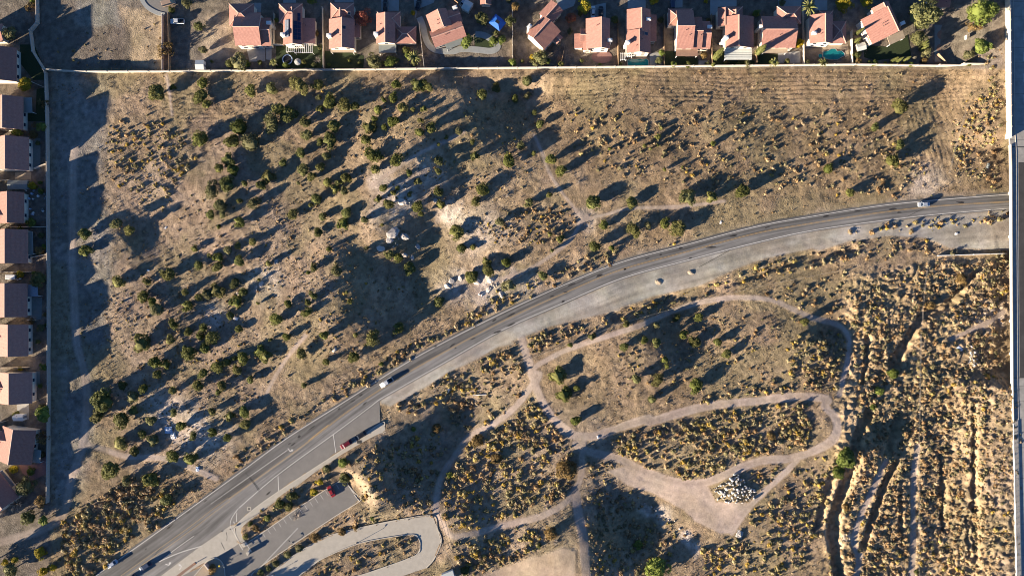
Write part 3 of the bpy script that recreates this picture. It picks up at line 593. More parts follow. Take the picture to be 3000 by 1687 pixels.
def uvquad(me):
    """planar tile coordinates: u along the eave, v up the slope"""
    u = me.uv_layers.new(name='UVMap')
    for p in me.polygons:
        nrm = p.normal; up = Vector((0,0,1)); e = up.cross(nrm)
        e = e.normalized() if e.length > 1e-4 else Vector((1,0,0)); w = nrm.cross(e)
        for li in p.loop_indices:
            c = me.vertices[me.loops[li].vertex_index].co; u.data[li].uv = (c.dot(e)/.3*.33, c.dot(w)/.35*.35)
def roof_part(parent, typ, sx, sy, ez, fr, pitch, loc, rz, walls=True, m='roof_tile', wm='stucco', iw=.5):
    """one roof volume over its walls; sx, sy include the eaves"""
    hx, hy = sx/2, sy/2; T = .16; caps = []
    if typ in ('gx', 'gy'):
        W, Ln = (hy, hx) if typ == 'gx' else (hx, hy); r = -W + 2*W*fr; rzv = ez + pitch*W
        def Pt(a, t, z): return (t, a, z) if typ == 'gx' else (a, t, z)       # a across, t along the ridge
        prof = [(-W, ez), (r, rzv), (W, ez), (W, ez-T), (r, rzv-T), (-W, ez-T)]
        mb = MB(); mb.rings([[Pt(a, -Ln, z) for a, z in prof], [Pt(a, Ln, z) for a, z in prof]])
        caps = [[Pt(r, -Ln, rzv+.03), Pt(r, Ln, rzv+.03)]]
        wp = [(-W+iw, -.2), (-W+iw, ez-T+ (rzv-ez)*iw/max(.3, r+W)), (r, rzv-T-.05), (W-iw, ez-T+(rzv-ez)*iw/max(.3, W-r)), (W-iw, -.2)]
        wv = MB(); wv.rings([[Pt(a, -Ln+.4, z-.02) for a, z in wp], [Pt(a, Ln-.4, z-.02) for a, z in wp]])
    elif typ in ('hx', 'hy'):
        W, Ln = (hy, hx) if typ == 'hx' else (hx, hy); rzv = ez + pitch*W; rl = max(.2, Ln - W)
        def Pt(a, t, z): return (t, a, z) if typ == 'hx' else (a, t, z)
        e = [Pt(-W,-Ln,ez), Pt(W,-Ln,ez), Pt(W,Ln,ez), Pt(-W,Ln,ez)]; rr = [Pt(0,-rl,rzv), Pt(0,rl,rzv)]; lo = [(p[0],p[1],ez-T) for p in e]
        mb = MB(); mb.add(e+rr+lo, [(0,1,4),(2,3,5),(1,2,5,4),(3,0,4,5),(9,8,7,6),(0,6,7,1),(1,7,8,2),(2,8,9,3),(3,9,6,0)])
        caps = [[(rr[0][0],rr[0][1],rzv+.03),(rr[1][0],rr[1][1],rzv+.03)]] + [[(e[k][0],e[k][1],ez+.03),(rr[q][0],rr[q][1],rzv+.03)] for k, q in ((0,0),(1,0),(2,1),(3,1))]
        wv = MB(); wv.box(-hx+.45,-hy+.45,-.2,hx-.45,hy-.45,ez-T-.02)
    elif typ[0] == 's':       # lean-to: named after the side it drains to
        k = {'sE': (ez+pitch*sx, ez, ez+pitch*sx, ez), 'sW': (ez, ez+pitch*sx, ez, ez+pitch*sx), 'sS': (ez, ez, ez+pitch*sy, ez+pitch*sy), 'sN': (ez+pitch*sy,)*2 + (ez, ez)}[typ]
        e = [(-hx,-hy,k[0]),(hx,-hy,k[1]),(hx,hy,k[3]),(-hx,hy,k[2])]; lo = [(x,y,z-T) for x,y,z in e]
        mb = MB(); mb.add(e+lo, [(0,1,2,3),(7,6,5,4),(0,4,5,1),(1,5,6,2),(2,6,7,3),(3,7,4,0)])
        wv = MB(); bt = [(x*(1-.4/hx), y*(1-.4/hy), -.2) for x,y,z in e]; tp = [(x*(1-.4/hx), y*(1-.4/hy), z-T-.02) for x,y,z in e]; wv.rings([bt, tp])
    me = bpy.data.meshes.new('roof'); me.from_pydata(mb.v, [], mb.f); me.update()
    import bmesh
    bm = bmesh.new(); bm.from_mesh(me); bmesh.ops.recalc_face_normals(bm, faces=bm.faces); bm.to_mesh(me); bm.free(); me.update()
    uvquad(me)
    ro = link('roof', me, parent, m, loc, rz)
    if caps:
        cm = MB()
        for a, b in caps: cm.tube([a, b], .17, 5)
        cm.build('ridge_cap', 'trim', ro)
    if walls: wv.build('wall', wm, parent, loc, rz)
    return ro
def bloc(fr, blk, ang, piv, ez):
    x0, y0, x1, y1 = blk; sc = Z[fr][2]; k = (HC-ez)/HC/S; cx, cy = (x0+x1)/2, (y0+y1)/2
    if piv is not None:
        a = math.radians(ang); cx, cy = piv[0] + cx*math.cos(a) + cy*math.sin(a), piv[1] - cx*math.sin(a) + cy*math.cos(a)
    px, py = zp(fr, cx, cy); w = g(px, py, ez); return w, abs(x1-x0)/sc*k, abs(y1-y0)/sc*k
def house(label, fr, blocks, ang=0, piv=None, chim=(), sky_=(), flats=(), pergolas=(), solar=(), dorm=(), face='S', group='tiled houses around the open lot', cat='house'):
    """blocks: (type, x0, y0, x1, y1, eave height, ridge position[, pitch]) in the survey frame"""
    big = max(blocks, key=lambda b: abs(b[3]-b[1])*abs(b[4]-b[2])); w, _, _ = bloc(fr, big[1:5], ang, piv, 0)
    h = empty('house', (w[0], w[1], 0), 0); tag(h, label, cat, group); A = math.radians(ang)
    def rel(p, z=0): return (p[0]-w[0], p[1]-w[1], z)
    for bk in blocks:
        pitch = bk[7] if len(bk) > 7 else .40; c, sx, sy = bloc(fr, bk[1:5], ang, piv, bk[5])
        roof_part(h, bk[0], sx, sy, bk[5], bk[6], pitch, rel(c), A, iw=.5 if face == 'S' else 1.1)
        if bk[5] < 3.5 and face == 'S': continue
        n = max(1, int((sx if face == 'S' else sy)/4))     # windows on the side that can be seen
        for row in ((3.4, 1.2) if bk[5] > 4.4 else (1.2,)):
            for q in range(n):
                t = (q+.5)/n - .5
                if face == 'S': pos = Vector((t*(sx-1), -sy/2+.42, row)); d = (1.3, .07)
                else: pos = Vector((sx/2-.42 if bk[0] in ('hx','hy') else sx/2-1.07, t*(sy-1), row)); d = (.07, 1.3)
                pos = Matrix.Rotation(A, 3, 'Z') @ pos
                f = MB(); f.box(-d[0]/2-.06*(d[0]>.1), -d[1]/2-.06*(d[1]>.1), -.06, d[0]/2+.06*(d[0]>.1), d[1]/2+.06*(d[1]>.1), 1.16)
                wo = f.build('window', 'white_paint', h, (c[0]-w[0]+pos.x, c[1]-w[1]+pos.y, pos.z), A)
                p2 = MB(); e = .02; p2.box(-d[0]/2-(e if d[0]<.1 else 0), -d[1]/2-(e if d[1]<.1 else 0), 0, d[0]/2+(e if d[0]<.1 else 0), d[1]/2+(e if d[1]<.1 else 0), 1.1); p2.build('pane', 'glass', wo)
    def at(x, y, z):
        if piv is not None: c = bloc(fr, (x, y, x, y), ang, piv, z)[0]
        else: c = g(*zp(fr, x, y), z)
        return rel(c)
    for (x, y, zt) in chim:
        p = at(x, y, zt); mb = MB(); mb.box(-.75,-.5,0,.75,.5,zt-.25); c = mb.build('chimney', 'stucco_white', h, (p[0],p[1],0), A); mb = MB(); mb.box(-.9,-.65,zt-.25,.9,.65,zt); mb.box(-.4,-.25,zt,.4,.25,zt+.2); mb.build('chimney_cap', 'white_paint', c)
    for (x, y, sx, sy, zt, slope) in sky_:
        p = at(x, y, zt); mb = MB(); mb.box(-sx/2,-sy/2,-.25,sx/2,sy/2,.12); c = mb.build('skylight', 'trim', h, (p[0],p[1],zt)); c.rotation_euler = slope; mb = MB(); mb.box(-sx/2+.1,-sy/2+.1,.1,sx/2-.1,sy/2-.1,.15); mb.build('skylight_pane', 'glass', c)
    for (x0, y0, x1, y1, zt, m) in flats:
        c, sx, sy = bloc(fr, (x0,y0,x1,y1), ang, piv, zt); mb = MB(); mb.add([(-sx/2,-sy/2,zt-.25),(sx/2,-sy/2,zt-.25),(sx/2,sy/2,zt+.1),(-sx/2,sy/2,zt+.1),(-sx/2,-sy/2,zt-.1),(sx/2,-sy/2,zt-.1),(sx/2,sy/2,zt+.25),(-sx/2,sy/2,zt+.25)],[(3,2,1,0),(4,5,6,7),(0,1,5,4),(1,2,6,5),(2,3,7,6),(3,0,4,7)])
        pc = mb.build('patio_cover', m, h, rel(c), A)
        for qx in (-.46, .46):
            mb = MB(); mb.box(qx*sx-.09,-sy*.46-.09,-.1,qx*sx+.09,-sy*.46+.09,zt-.26); mb.build('patio_post', 'white_paint', pc)
        if m == 'patio_white':
            for k in range(1, 5):
                mb = MB(); yy = -sy/2+k*sy/5; zz = zt-.1+.35*k/5; mb.box(-sx/2,yy-.04,zz+.0,sx/2,yy+.04,zz+.06); mb.build('panel_seam', 'patio_slate', pc)
    for (x0, y0, x1, y1, zt) in pergolas:
        c, sx, sy = bloc(fr, (x0,y0,x1,y1), ang, piv, zt); pc = None; pc = empty('pergola', rel(c), A); pc.parent = h
        for yy in (-sy/2, sy/2-.15): mb = MB(); mb.box(-sx/2,yy,zt-.2,sx/2,yy+.15,zt); mb.build('beam', 'white_paint', pc)
        for qx in (-sx/2, sx/2-.14): mb = MB(); mb.box(qx,-sy/2,0,qx+.14,-sy/2+.14,zt-.2); mb.build('post', 'white_paint', pc)
        for k in range(int(sx/.75)+1):
            mb = MB(); xx = -sx/2 + k*.75; mb.box(xx,-sy/2-.2,zt,xx+.2,sy/2+.2,zt+.14); mb.build('slat', 'white_paint', pc)
    for (x0, y0, x1, y1, zt, slope, nx_, ny_, m) in solar:
        c, sx, sy = bloc(fr, (x0,y0,x1,y1), ang, piv, zt); e = empty('solar_array', (c[0]-w[0], c[1]-w[1], zt)); e.parent = h; e.rotation_euler = slope
        for i_ in range(nx_):
            for j_ in range(ny_):
                mb = MB(); px_ = sx/nx_; py_ = sy/ny_; mb.box(-sx/2+i_*px_+.04,-sy/2+j_*py_+.04,0,-sx/2+(i_+1)*px_-.04,-sy/2+(j_+1)*py_-.04,.07); mb.build('solar_panel', m, e)
    # roof vents
    for bk in blocks[:2]:
        c, sx, sy = bloc(fr, bk[1:5], ang, piv, bk[5])
        for k in range(2):
            mb = MB(); mb.tube([(0,0,-.4),(0,0,.35)], .13, 7); xx, yy = R.uniform(-.25,.25)*sx, R.uniform(-.25,.25)*sy
            W_ = sy/2 if bk[0][1] == 'x' else sx/2; dd_ = abs(yy) if bk[0][1] == 'x' else abs(xx)
            mb.build('vent_pipe', 'iron', h, (c[0]-w[0]+xx*math.cos(A)-yy*math.sin(A), c[1]-w[1]+xx*math.sin(A)+yy*math.cos(A), bk[5]+.4*max(0,W_-dd_)))
    return h
sE = lambda a=.38: (0, a, 0)     # slope rotations (west / east facing)
house('salmon tiled house with broad south roof, leftmost of the top row','c2',[('gx',378,160,702,572,5.2,.5),('gx',700,225,828,574,4.0,.5),('hx',305,48,612,330,4.6,.5)],chim=[(795,285,6.2)],flats=[(520,568,830,760,2.6,'patio_slate')][:0])
house('salmon tiled house with navy solar panels and a white pergola','c2',[('gy',978,190,1215,560,5.2,.55),('sE',1200,235,1380,545,3.6,.5,.12),('hx',925,48,1218,292,4.6,.5),('gy',1050,95,1130,215,5.3,.5)],chim=[(968,430,7.2)],pergolas=[(1120,545,1345,660,2.7),(1015,545,1118,650,2.7)],solar=[(1108,268,1198,500,6.3,(0,.33,0),2,5,'solar'),(1155,168,1195,266,6.0,(0,.28,0),1,2,'solar'),(995,250,1052,470,6.1,(0,-.36,0),2,5,'panel_grey')])
house('salmon tiled house shaded by the red autumn tree','c2',[('gy',1550,240,1870,612,5.2,.55),('sE',1850,240,1942,470,3.6,.5,.2),('hx',1570,40,1862,245,4.7,.5),('gy',1635,108,1752,240,5.3,.5)],chim=[(1545,440,7.4)],sky_=[(1735,345,1.6,1.4,6.8,(0,.35,0)),(1800,168,1.2,1.2,5.9,(0,0,0))],flats=[(1570,596,1860,655,2.7,'patio_tan')])
house('salmon tiled house with a long east wing and smoked glass patio roof','c2',[('gy',2140,172,2378,545,5.2,.5),('hx',2150,150,2442,350,4.4,.5),('hx',2370,335,2640,545,3.2,.5)],chim=[(2133,420,7.2)],flats=[(2172,555,2390,660,2.7,'patio_slate')])
house('large salmon tiled house turned askew with a curving garden walk around it','c3',[('gx',-190,-20,230,190,3.8,.55),('gy',-160,-230,110,0,4.6,.6),('gx',60,-190,250,10,3.6,.5)],20,(430,355),chim=[(215,-200,5.6)],flats=[(-60,188,170,260,2.6,'patio_slate')])
house('salmon tiled house turned diagonally with a concrete drive behind','c3',[('gx',-190,-140,120,160,5.2,.62),('gx',100,-190,330,10,4.8,.5),('gy',-30,100,80,230,3.4,.5)],48,(1690,375),chim=[(-95,-175,7.0)],flats=[(-170,70,-120,160,2.6,'patio_tan')][:0])
house('salmon tiled house with a rounded red patio on its south side','c3',[('gy',2200,235,2502,612,5.2,.62),('gx',2130,362,2312,525,4.2,.5),('sW',2056,425,2170,605,3.0,.5,.15),('gy',2165,440,2280,632,3.8,.5)],chim=[(2502,500,6.6)])
house('salmon tiled house beside a rectangular swimming pool','c4',[('gy',152,120,450,408,5.0,.6),('gy',150,385,452,665,5.2,.5),('sE',440,188,526,522,3.6,.5,.2),('gy',250,125,372,300,5.6,.5)],chim=[(428,240,6.4),(168,525,7.2)],sky_=[(396,424,1.5,1.3,6.2,(0,.36,0))],pergolas=[(140,608,222,712,2.6),(78,668,150,750,2.5)])
house('salmon tiled house with a brown flat patio cover','c4',[('gx',772,130,985,612,5.0,.52),('gx',980,215,1092,614,4.4,.5),('gx',1086,268,1196,612,3.8,.5),('hx',672,112,972,322,4.2,.5)],chim=[(1192,335,6.0)],flats=[(770,612,1040,702,2.7,'patio_brown')])
house('salmon tiled house with a wide white panel patio roof between two cypresses','c4',[('gy',1385,210,1738,600,5.2,.42),('gy',1290,105,1442,332,4.4,.55),('hx',1390,88,1602,262,4.8,.5),('gy',1462,125,1560,255,5.4,.5)],chim=[(1400,468,7.4)],flats=[(1375,604,1716,745,2.8,'patio_white')])
house('salmon tiled house crossed by a long cypress shadow','c4',[('gx',1832,205,2262,600,5.0,.52),('hx',2030,82,2330,295,4.6,.5),('hy',1816,250,1942,402,3.6,.5)],chim=[(1842,330,6.0)],flats=[(1850,600,2162,660,2.7,'patio_tan')])
house('salmon tiled house beside a free form turquoise pool','c5',[('gy',-120,190,168,545,5.2,.6),('hx',0,140,172,300,4.6,.5),('hx',140,268,336,545,3.4,.5)],chim=[(-55,410,6.8)],flats=[(-100,560,20,640,2.6,'patio_tan')][:0])
house('salmon tiled house turned askew below the big olive tree','c5',[('gy',-220,-170,190,170,5.2,.78),('gx',-230,-110,-60,20,4.0,.5),('gx',-250,30,-80,140,3.6,.5),('gy',-40,-240,190,-60,4.8,.6)],25,(790,310),chim=[(240,90,6.8)],flats=[(-20,170,190,270,2.7,'patio_tan')])
house('partly visible salmon house at the top edge above the blue gazebo','c3',[('gy',880,-160,1020,60,3.4,.5),('gx',860,-140,1030,-20,3.6,.5)],0)
house('partly visible dark roofed house at the top edge by the big olive tree','c5',[('gx',1440,-120,1630,95,3.6,.5),('gy',1380,-160,1520,20,3.6,.5)],0)
house('partly visible house at the top left corner above the side yard','c1',[('gx',-120,300,40,525,3.4,.5),('gy',-200,250,-60,400,3.4,.5)],0)
LW = 'tiled houses around the open lot'
house('purple shaded house roof beside the yellow tree at the top left','c1',[('gy',-200,600,206,1020,4.0,.45,.52)],0,face='E',flats=[(75,600,180,730,3.0,'patio_white')])
house('tiled house with a dark flat patio cover, below the yellow tree at left','S1',[('gy',-75,160,246,508,4.0,.5,.52),('gx',-200,330,60,500,4.4,.5)],face='E',flats=[(232,168,340,328,2.7,'patio_slate')])
house('tiled house with a dark teal patio slab, left column','S1',[('gy',-60,588,305,942,4.0,.5,.52),('gx',-200,615,90,785,4.4,.5)],face='E')
house('tiled house with a cluttered back yard, left column','S1',[('gy',-30,1170,256,1500,4.0,.55,.52),('gx',-200,1335,90,1500,4.4,.5)],face='E')
house('tiled house with a narrow blue grey porch below the cluttered yard','S2',[('gy',-60,118,296,478,4.0,.5,.52),('gx',-200,150,90,310,4.4,.5)],face='E',flats=[(296,140,350,385,2.6,'patio_slate')])
house('tiled house with a pale blue patio cover beside the leafy tree at left','S2',[('gy',-70,688,290,1045,4.0,.52,.52),('gx',-210,860,80,1030,4.4,.5)],face='E',flats=[(272,704,402,830,2.8,'panel_grey')])
house('tiled house with a bare dark yard, lower left column','S2',[('gy',-40,1122,300,1460,4.0,.55,.52),('gx',-200,1180,110,1330,4.2,.5)],face='E')
house('tiled house with a white shed standing below it, lower left column','S3',[('gy',-20,182,342,512,4.0,.5,.52),('gx',-220,262,130,420,4.4,.5)],face='E')
house('tiled house turned slightly with a lean to shed on its east side','S3',[('gy',-170,-190,190,180,4.0,.5,.52),('gx',-300,-130,-20,40,4.4,.5)],-8,(170,960),face='E',flats=[(190,10,275,150,2.6,'patio_slate')])
house('orange lit corner of a tiled house at the lower left edge','S3',[('gy',-190,-170,120,190,4.2,.45)],38,(-10,1430),face='E',flats=[(90,-150,160,60,2.8,'panel_grey')])

# ------------------------------------------------------------------ walls and fences
def wall_run(name, label, cat, pts, hgt, t, m, seg=6.0, piers=True, grp=None, pm=None):
    wp = resample(np.array([gt(x, y)[:2] for x, y in pts]) if len(pts) < 3 else np.array([gt(x, y)[:2] for x, y in pts]), .5)
    b0 = wp[len(wp)//2]; e = empty(name, (b0[0], b0[1], 0)); tag(e, label, cat, grp)
    d = np.r_[0, np.cumsum(np.hypot(*np.diff(np.array([gt(x, y)[:2] for x, y in pts]), axis=0).T))]
    raw = np.array([gt(x, y)[:2] for x, y in pts])
    for (p, q) in zip(raw[:-1], raw[1:]):
        L = np.hypot(*(q-p)); n = max(1, round(L/seg))
        for k in range(n):
            a = p+(q-p)*k/n; b = p+(q-p)*(k+1)/n; z = float(hz((a[0]+b[0])/2, (a[1]+b[1])/2)); za, zb = float(hz(*a)), float(hz(*b)); z0 = min(za, zb, z)-.3; z1 = max(z, (za+zb)/2)+hgt
            mb = MB(); mb.wall(a-b0, b-b0, t, z0, z1); mb.build('wall_panel', m, e)
            if piers: mb = MB(); mb.box(a[0]-b0[0]-t*.8, a[1]-b0[1]-t*.8, z0, a[0]-b0[0]+t*.8, a[1]-b0[1]+t*.8, z1+.12); mb.build('post', pm or m, e)
    return e
wall_run('block_wall','tan block wall running down the left side of the open lot','wall',zl('c1',(485,-20),(490,300),(405,400),(440,660),(575,880))+[(140,217),(143,330),(146,640),(147,900),(147,1290),(144,1470)],1.9,.3,'block_wall',8)
wall_run('block_wall','cream block wall between the open lot and the top row of houses','wall',zl('c1',(575,880),(800,895),(1100,908))+[(500,212),(800,209),(1100,206),(1400,203),(1800,199),(2200,195),(2500,192),(2885,188)],1.8,.28,'bridge_concrete',8)
FEN = [('c1',[(2045,195),(2048,890)]),('c1',[(2120,190),(2135,890)]),('c2',[(878,190),(872,570),(985,575)]),('c2',[(1478,110),(1490,860)]),('c3',[(120,300),(185,850)]),('c3',[(1285,150),(1285,855)]),('c3',[(1930,610),(1880,850)]),('c4',[(38,235),(42,840)]),('c4',[(612,205),(612,840)]),('c4',[(1200,200),(1208,835)]),('c4',[(1755,640),(1765,800)]),('c4',[(2342,90),(2350,820)]),('c5',[(385,400),(395,815)]),('c5',[(1460,690),(1570,800)]),('c3',[(530,0),(760,165)])]
nb = ['between the dirt alley and the rough side yard','on the right of the dirt alley by the white pickup','right of the leftmost top row house','left of the house under the red tree','left of the askew house with the garden walk','right of the blue gazebo','right of the diagonal house','left of the rectangular pool','right of the rectangular pool','left of the white panel patio roof','right of the white panel patio roof','left of the free form pool house','right of the free form pool','below the dark play court','slanting above the askew house with the walk']
for (fr, p), t_ in zip(FEN, nb): wall_run('yard_fence', 'thin tan yard fence '+t_, 'fence', zl(fr, *p), 1.7, .12, 'stucco' if R.random() < .5 else 'wood', 4.5, True, 'fences between back yards')
for k, y in enumerate((1035, )): pass
LF = [('S1',[(380,925),(505,875)],'below the teal patio slab'),('S1',[(0,1050),(120,1045)],'above the cluttered yard house'),('S2',[(100,95),(520,92)],'below the cluttered yard'),('S2',[(340,415),(520,380)],'by the sunlit wedge of ground'),('S2',[(320,1075),(410,1080)],'below the pale blue patio cover'),('S2',[(0,570),(350,565)],'above the white van yard'),('S3',[(0,128),(320,128)],'above the white shed house'),('S3',[(0,715),(90,690)],'below the white shed'),('c1',[(430,1040),(570,1100)],'right of the yellow tree')]
for fr, p, t_ in LF: wall_run('yard_fence', 'low yard fence '+t_, 'fence', zl(fr, *p), 1.6, .12, 'stucco', 4.5, True, 'fences between back yards')
# wire fences in the scrub
mat('dull_wire', (.22,.20,.18), .7, .1, 3, metal=.3)
def wire_fence(label, pts, hgt=1.4, sp=4.0, rail='dull_wire'):
    P3 = [gt(x, y) for x, y in resample(pts, sp*S)]; b0 = P3[len(P3)//2]; e = empty('wire_fence', b0); tag(e, label, 'fence')
    for p in P3:
        mb = MB(); mb.tube([(p[0]-b0[0],p[1]-b0[1],p[2]-b0[2]-.3),(p[0]-b0[0],p[1]-b0[1],p[2]-b0[2]+hgt)], .07, 5); mb.build('post', rail, e)
    for hh in (hgt-.05, hgt*.55):
        mb = MB(); mb.tube([(p[0]-b0[0],p[1]-b0[1],p[2]-b0[2]+hh) for p in P3], .028, 4); mb.build('rail', rail, e)
    return e
mat('weathered_rail', (.42,.36,.28), .8, .12, 2)
wire_fence('long rail fence beside the dirt path south of the road', [(1495,1072),(1552,1050),(1662,1007),(1766,969),(1800,952),(2049,882),(2214,840),(2496,786)], 1.2, 4, 'weathered_rail')
wire_fence('wire fence running straight down through the dense scrub at right', zl('Q',(918,165),(895,330),(852,740),(845,1200))+zl('O',(835,300),(838,700),(836,1100),(838,1500)), 1.4, 5)
wire_fence('short wire fence slanting down the brushy strip at upper right', zl('K',(1250,30),(1170,300),(1095,600)), 1.2, 4)
wire_fence('fence round the top of the concrete loop driveway', zl('L',(1935,930),(1985,1060),(2015,1165))+zl('M',(290,1200),(385,1370)), 1.3, 3)
wall_run('pipe_wall','low white wall ending at the highway bridge','wall',zl('K',(1000,1302),(1300,1292),(1575,1284)),.7,.3,'white_paint',6,False)

# ------------------------------------------------------------------ yards: drives, patios, pools, sheds
mat('lawn', (.035,.05,.02), .9, .3, 3, .03, 8); mat('pool_water', (.012,.17,.19), .05, .12, 1.0, spec=.6); mat('drive', (.30,.31,.30), .8, .1, .6); mat('brick_patio', (.27,.15,.13), .85, .12, 1.5); mat('blue_tarp', (.02,.11,.42), .5, .15, 2)
def flat_(name, label, cat, fr, pts, m, z=.05):
    P = [gt(*zp(fr, x, y)) for x, y in pts]; zz = max(p[2] for p in P)
    return tag(sheet(name, [(p[0],p[1]) for p in P], max(z, zz+z), m), label, cat, kind='structure')
DR = [('c2',[(620,40),(705,40),(705,155),(620,155)]),('c2',[(2205,-40),(2425,-40),(2425,140),(2205,140)]),('c3',[(50,-40),(330,-40),(300,40),(100,120),(75,240)]),('c3',[(1880,-40),(2090,-40),(2050,80),(1900,140),(1810,-20)]),('c3',[(2260,80),(2450,40),(2450,225),(2260,225)]),('c4',[(165,-40),(390,-40),(390,110),(165,110)]),('c4',[(690,-40),(850,-40),(850,95),(690,105)]),('c4',[(1195,-40),(1525,-40),(1525,85),(1290,90),(1290,190),(1195,195)]),('c4',[(2040,-40),(2340,-40),(2330,85),(2040,85)]),('c5',[(-60,-40),(100,-40),(100,135),(-60,135)]),('c2',[(980,-40),(1140,-40),(1140,40),(980,40)]),('c2',[(1620,-40),(1860,-40),(1860,35),(1620,35)])]
for fr, p in DR: flat_('driveway','blue grey concrete driveway running off the top edge','driveway',fr,p,'drive',.04)
flat_('street','curved dark street with pale kerb at the top left','street','c1',[(1765,-40),(1830,80),(1950,155),(2110,192),(2110,-40)],'asphalt_old',.03)
kr = kerb_run('kerb', zl('c1',(1755,-30),(1830,85),(1950,160),(2060,190)), bpy.data.objects['street'], w=1.6, h=.2, m='drive')
PT = [('c2',[(515,570),(755,570),(755,770),(560,775)],'concrete_grey','pale patio slab below the leftmost top row house'),('c2',[(765,575),(835,580),(835,760),(765,745)],'concrete_grey','narrow patio slab by the slim palm'),('S1',[(310,605),(430,600),(430,930),(310,930)],'patio_slate','dark teal patio slab, left column'),('S3',[(335,180),(425,170),(425,320),(340,335)],'patio_slate','grey slab behind the white shed house'),('S2',[(310,840),(450,840),(440,1070),(325,1070)],'patio_slate','grey slab below the pale blue patio cover'),
      ('c4',[(440,670),(600,650),(600,840),(440,840)],'concrete_grey','patio right of the rectangular pool'),('c4',[(2040,670),(2320,640),(2320,790),(2040,790)],'concrete_grey','patio squares below the cypress shadowed house'),('c5',[(20,570),(360,560),(370,700),(320,720),(320,620),(50,620)],'patio_tan','tan deck around the free form pool'),('S3',[(180,515),(310,515),(310,680),(185,680)],'concrete_grey','slab under the white shed'),('S1',[(160,960),(335,960),(330,1040),(160,1040)],'patio_tan','tan slab below the teal patio house'),('c4',[(1050,760),(1190,760),(1190,835),(1050,835)],'concrete_grey','small grey slab by the fence below the brown patio cover')]
for fr, p, m, lb in PT: flat_('patio', lb, 'patio', fr, p, m)
flat_('patio','rounded red patio on the south side of a house','patio','c3',[(2400+128*math.cos(t*math.pi/9), 715+82*math.sin(t*math.pi/9)) for t in range(18)],'brick_patio')
flat_('patio','brick patio behind the slightly turned house, lower left','patio','S3',[(200,1160),(400,1155),(500,1000),(505,1250),(350,1330),(240,1250)],'brick_patio')
LWN = [('c2',[(890,580),(1470,560),(1485,850),(890,860)]),('c2',[(1500,640),(1860,665),(1990,700),(1980,850),(1510,860)]),('c3',[(800,440),(920,440),(1060,560),(1040,620),(820,600)]),('c4',[(620,640),(740,640),(900,720),(1040,720),(1040,830),(620,830)]),('c4',[(1220,640),(1370,640),(1370,760),(1750,760),(1750,830),(1220,830)]),('c4',[(1780,680),(2040,680),(2040,800),(1780,800)]),('c5',[(560,560),(820,590),(1100,440),(1150,700),(700,760),(560,720)]),('c1',[(250,560),(430,560),(560,870),(580,1000),(420,1000),(260,800)]),('S1',[(390,80),(490,60),(500,420),(300,420),(260,340),(380,330)])]
for q, (fr, p) in enumerate(LWN): flat_('lawn', 'dark green back yard lawn '+['below the navy solar panel house','below the house under the red tree','inside the curving garden walk','below the brown patio cover','round the white panel patio roof','below the cypress shadowed house','below the askew house by the olive tree','behind the top left house','behind the house with the dark flat patio cover'][q], 'lawn', fr, p, 'lawn', .03)
wk = kerb_run('garden_walk', zl('c3',(120,220),(165,330),(190,440),(225,540),(290,610),(400,640),(560,640),(650,615),(850,625),(1000,640),(1080,615),(1095,570),(1030,500),(930,445),(820,430)), None, w=2.4, h=.09, m='drive'); tag(wk, 'curving pale concrete garden walk round the askew house', 'walkway', kind='structure')
def pool(label, fr, pts):
    W = [g(*zp(fr, x, y)) for x, y in pts]; c = np.mean(W, axis=0); e = empty('swimming_pool', (c[0],c[1],0)); tag(e, label, 'pool')
    sheet('water', [(x-c[0],y-c[1]) for x, y in W], .09, 'pool_water', e)
    wp = np.array(W + W[:1]); d = wp-c; o2 = c + d*1.06; n = len(wp); mb = MB()
    mb.rings([[(wp[k][0]-c[0],wp[k][1]-c[1],0),(o2[k][0]-c[0],o2[k][1]-c[1],0),(o2[k][0]-c[0],o2[k][1]-c[1],.16),(wp[k][0]-c[0],wp[k][1]-c[1],.16)] for k in range(n)]); mb.build('coping','concrete_grey',e)
pool('rectangular turquoise swimming pool against the cream wall','c4',[(160,760),(185,742),(400,740),(422,760),(424,845),(180,845),(165,800)])
pool('free form turquoise swimming pool behind the top right houses','c5',[(50,650),(110,640),(150,615),(200,615),(225,645),(280,640),(312,670),(312,700),(270,720),(230,745),(130,745),(60,735),(45,700)])
pool('small round spa beside the free form pool','c5',[(14+26*math.cos(t*math.pi/5),700+24*math.sin(t*math.pi/5)) for t in range(10)])
e = empty('trampoline', (*g(*zp('c2',1040,755)), 0)); tag(e, 'round trampoline with pale blue rim on the dark lawn', 'trampoline')
mat('rim_blue', (.42,.52,.66), .6, .05, 3); mat('mesh_black', (.012,.013,.018), .7, .1, 4); mb = MB()
ring = [(math.cos(t*math.pi/12), math.sin(t*math.pi/12)) for t in range(25)]; mb.rings([[(a*1.65,b*1.65,.8),(a*2.0,b*2.0,.8),(a*2.0,b*2.0,.9),(a*1.65,b*1.65,.9)] for a, b in ring]); mb.build('rim','rim_blue',e)
mb = MB(); mb.prism([(a*1.66,b*1.66) for a,b in ring[:-1]], .8, .84); mb.build('mat','mesh_black',e)
for t in range(5): mb = MB(); a = t*2*math.pi/5; mb.tube([(1.8*math.cos(a),1.8*math.sin(a),0),(1.8*math.cos(a),1.8*math.sin(a),.8)], .05, 5); mb.build('leg','steel',e)
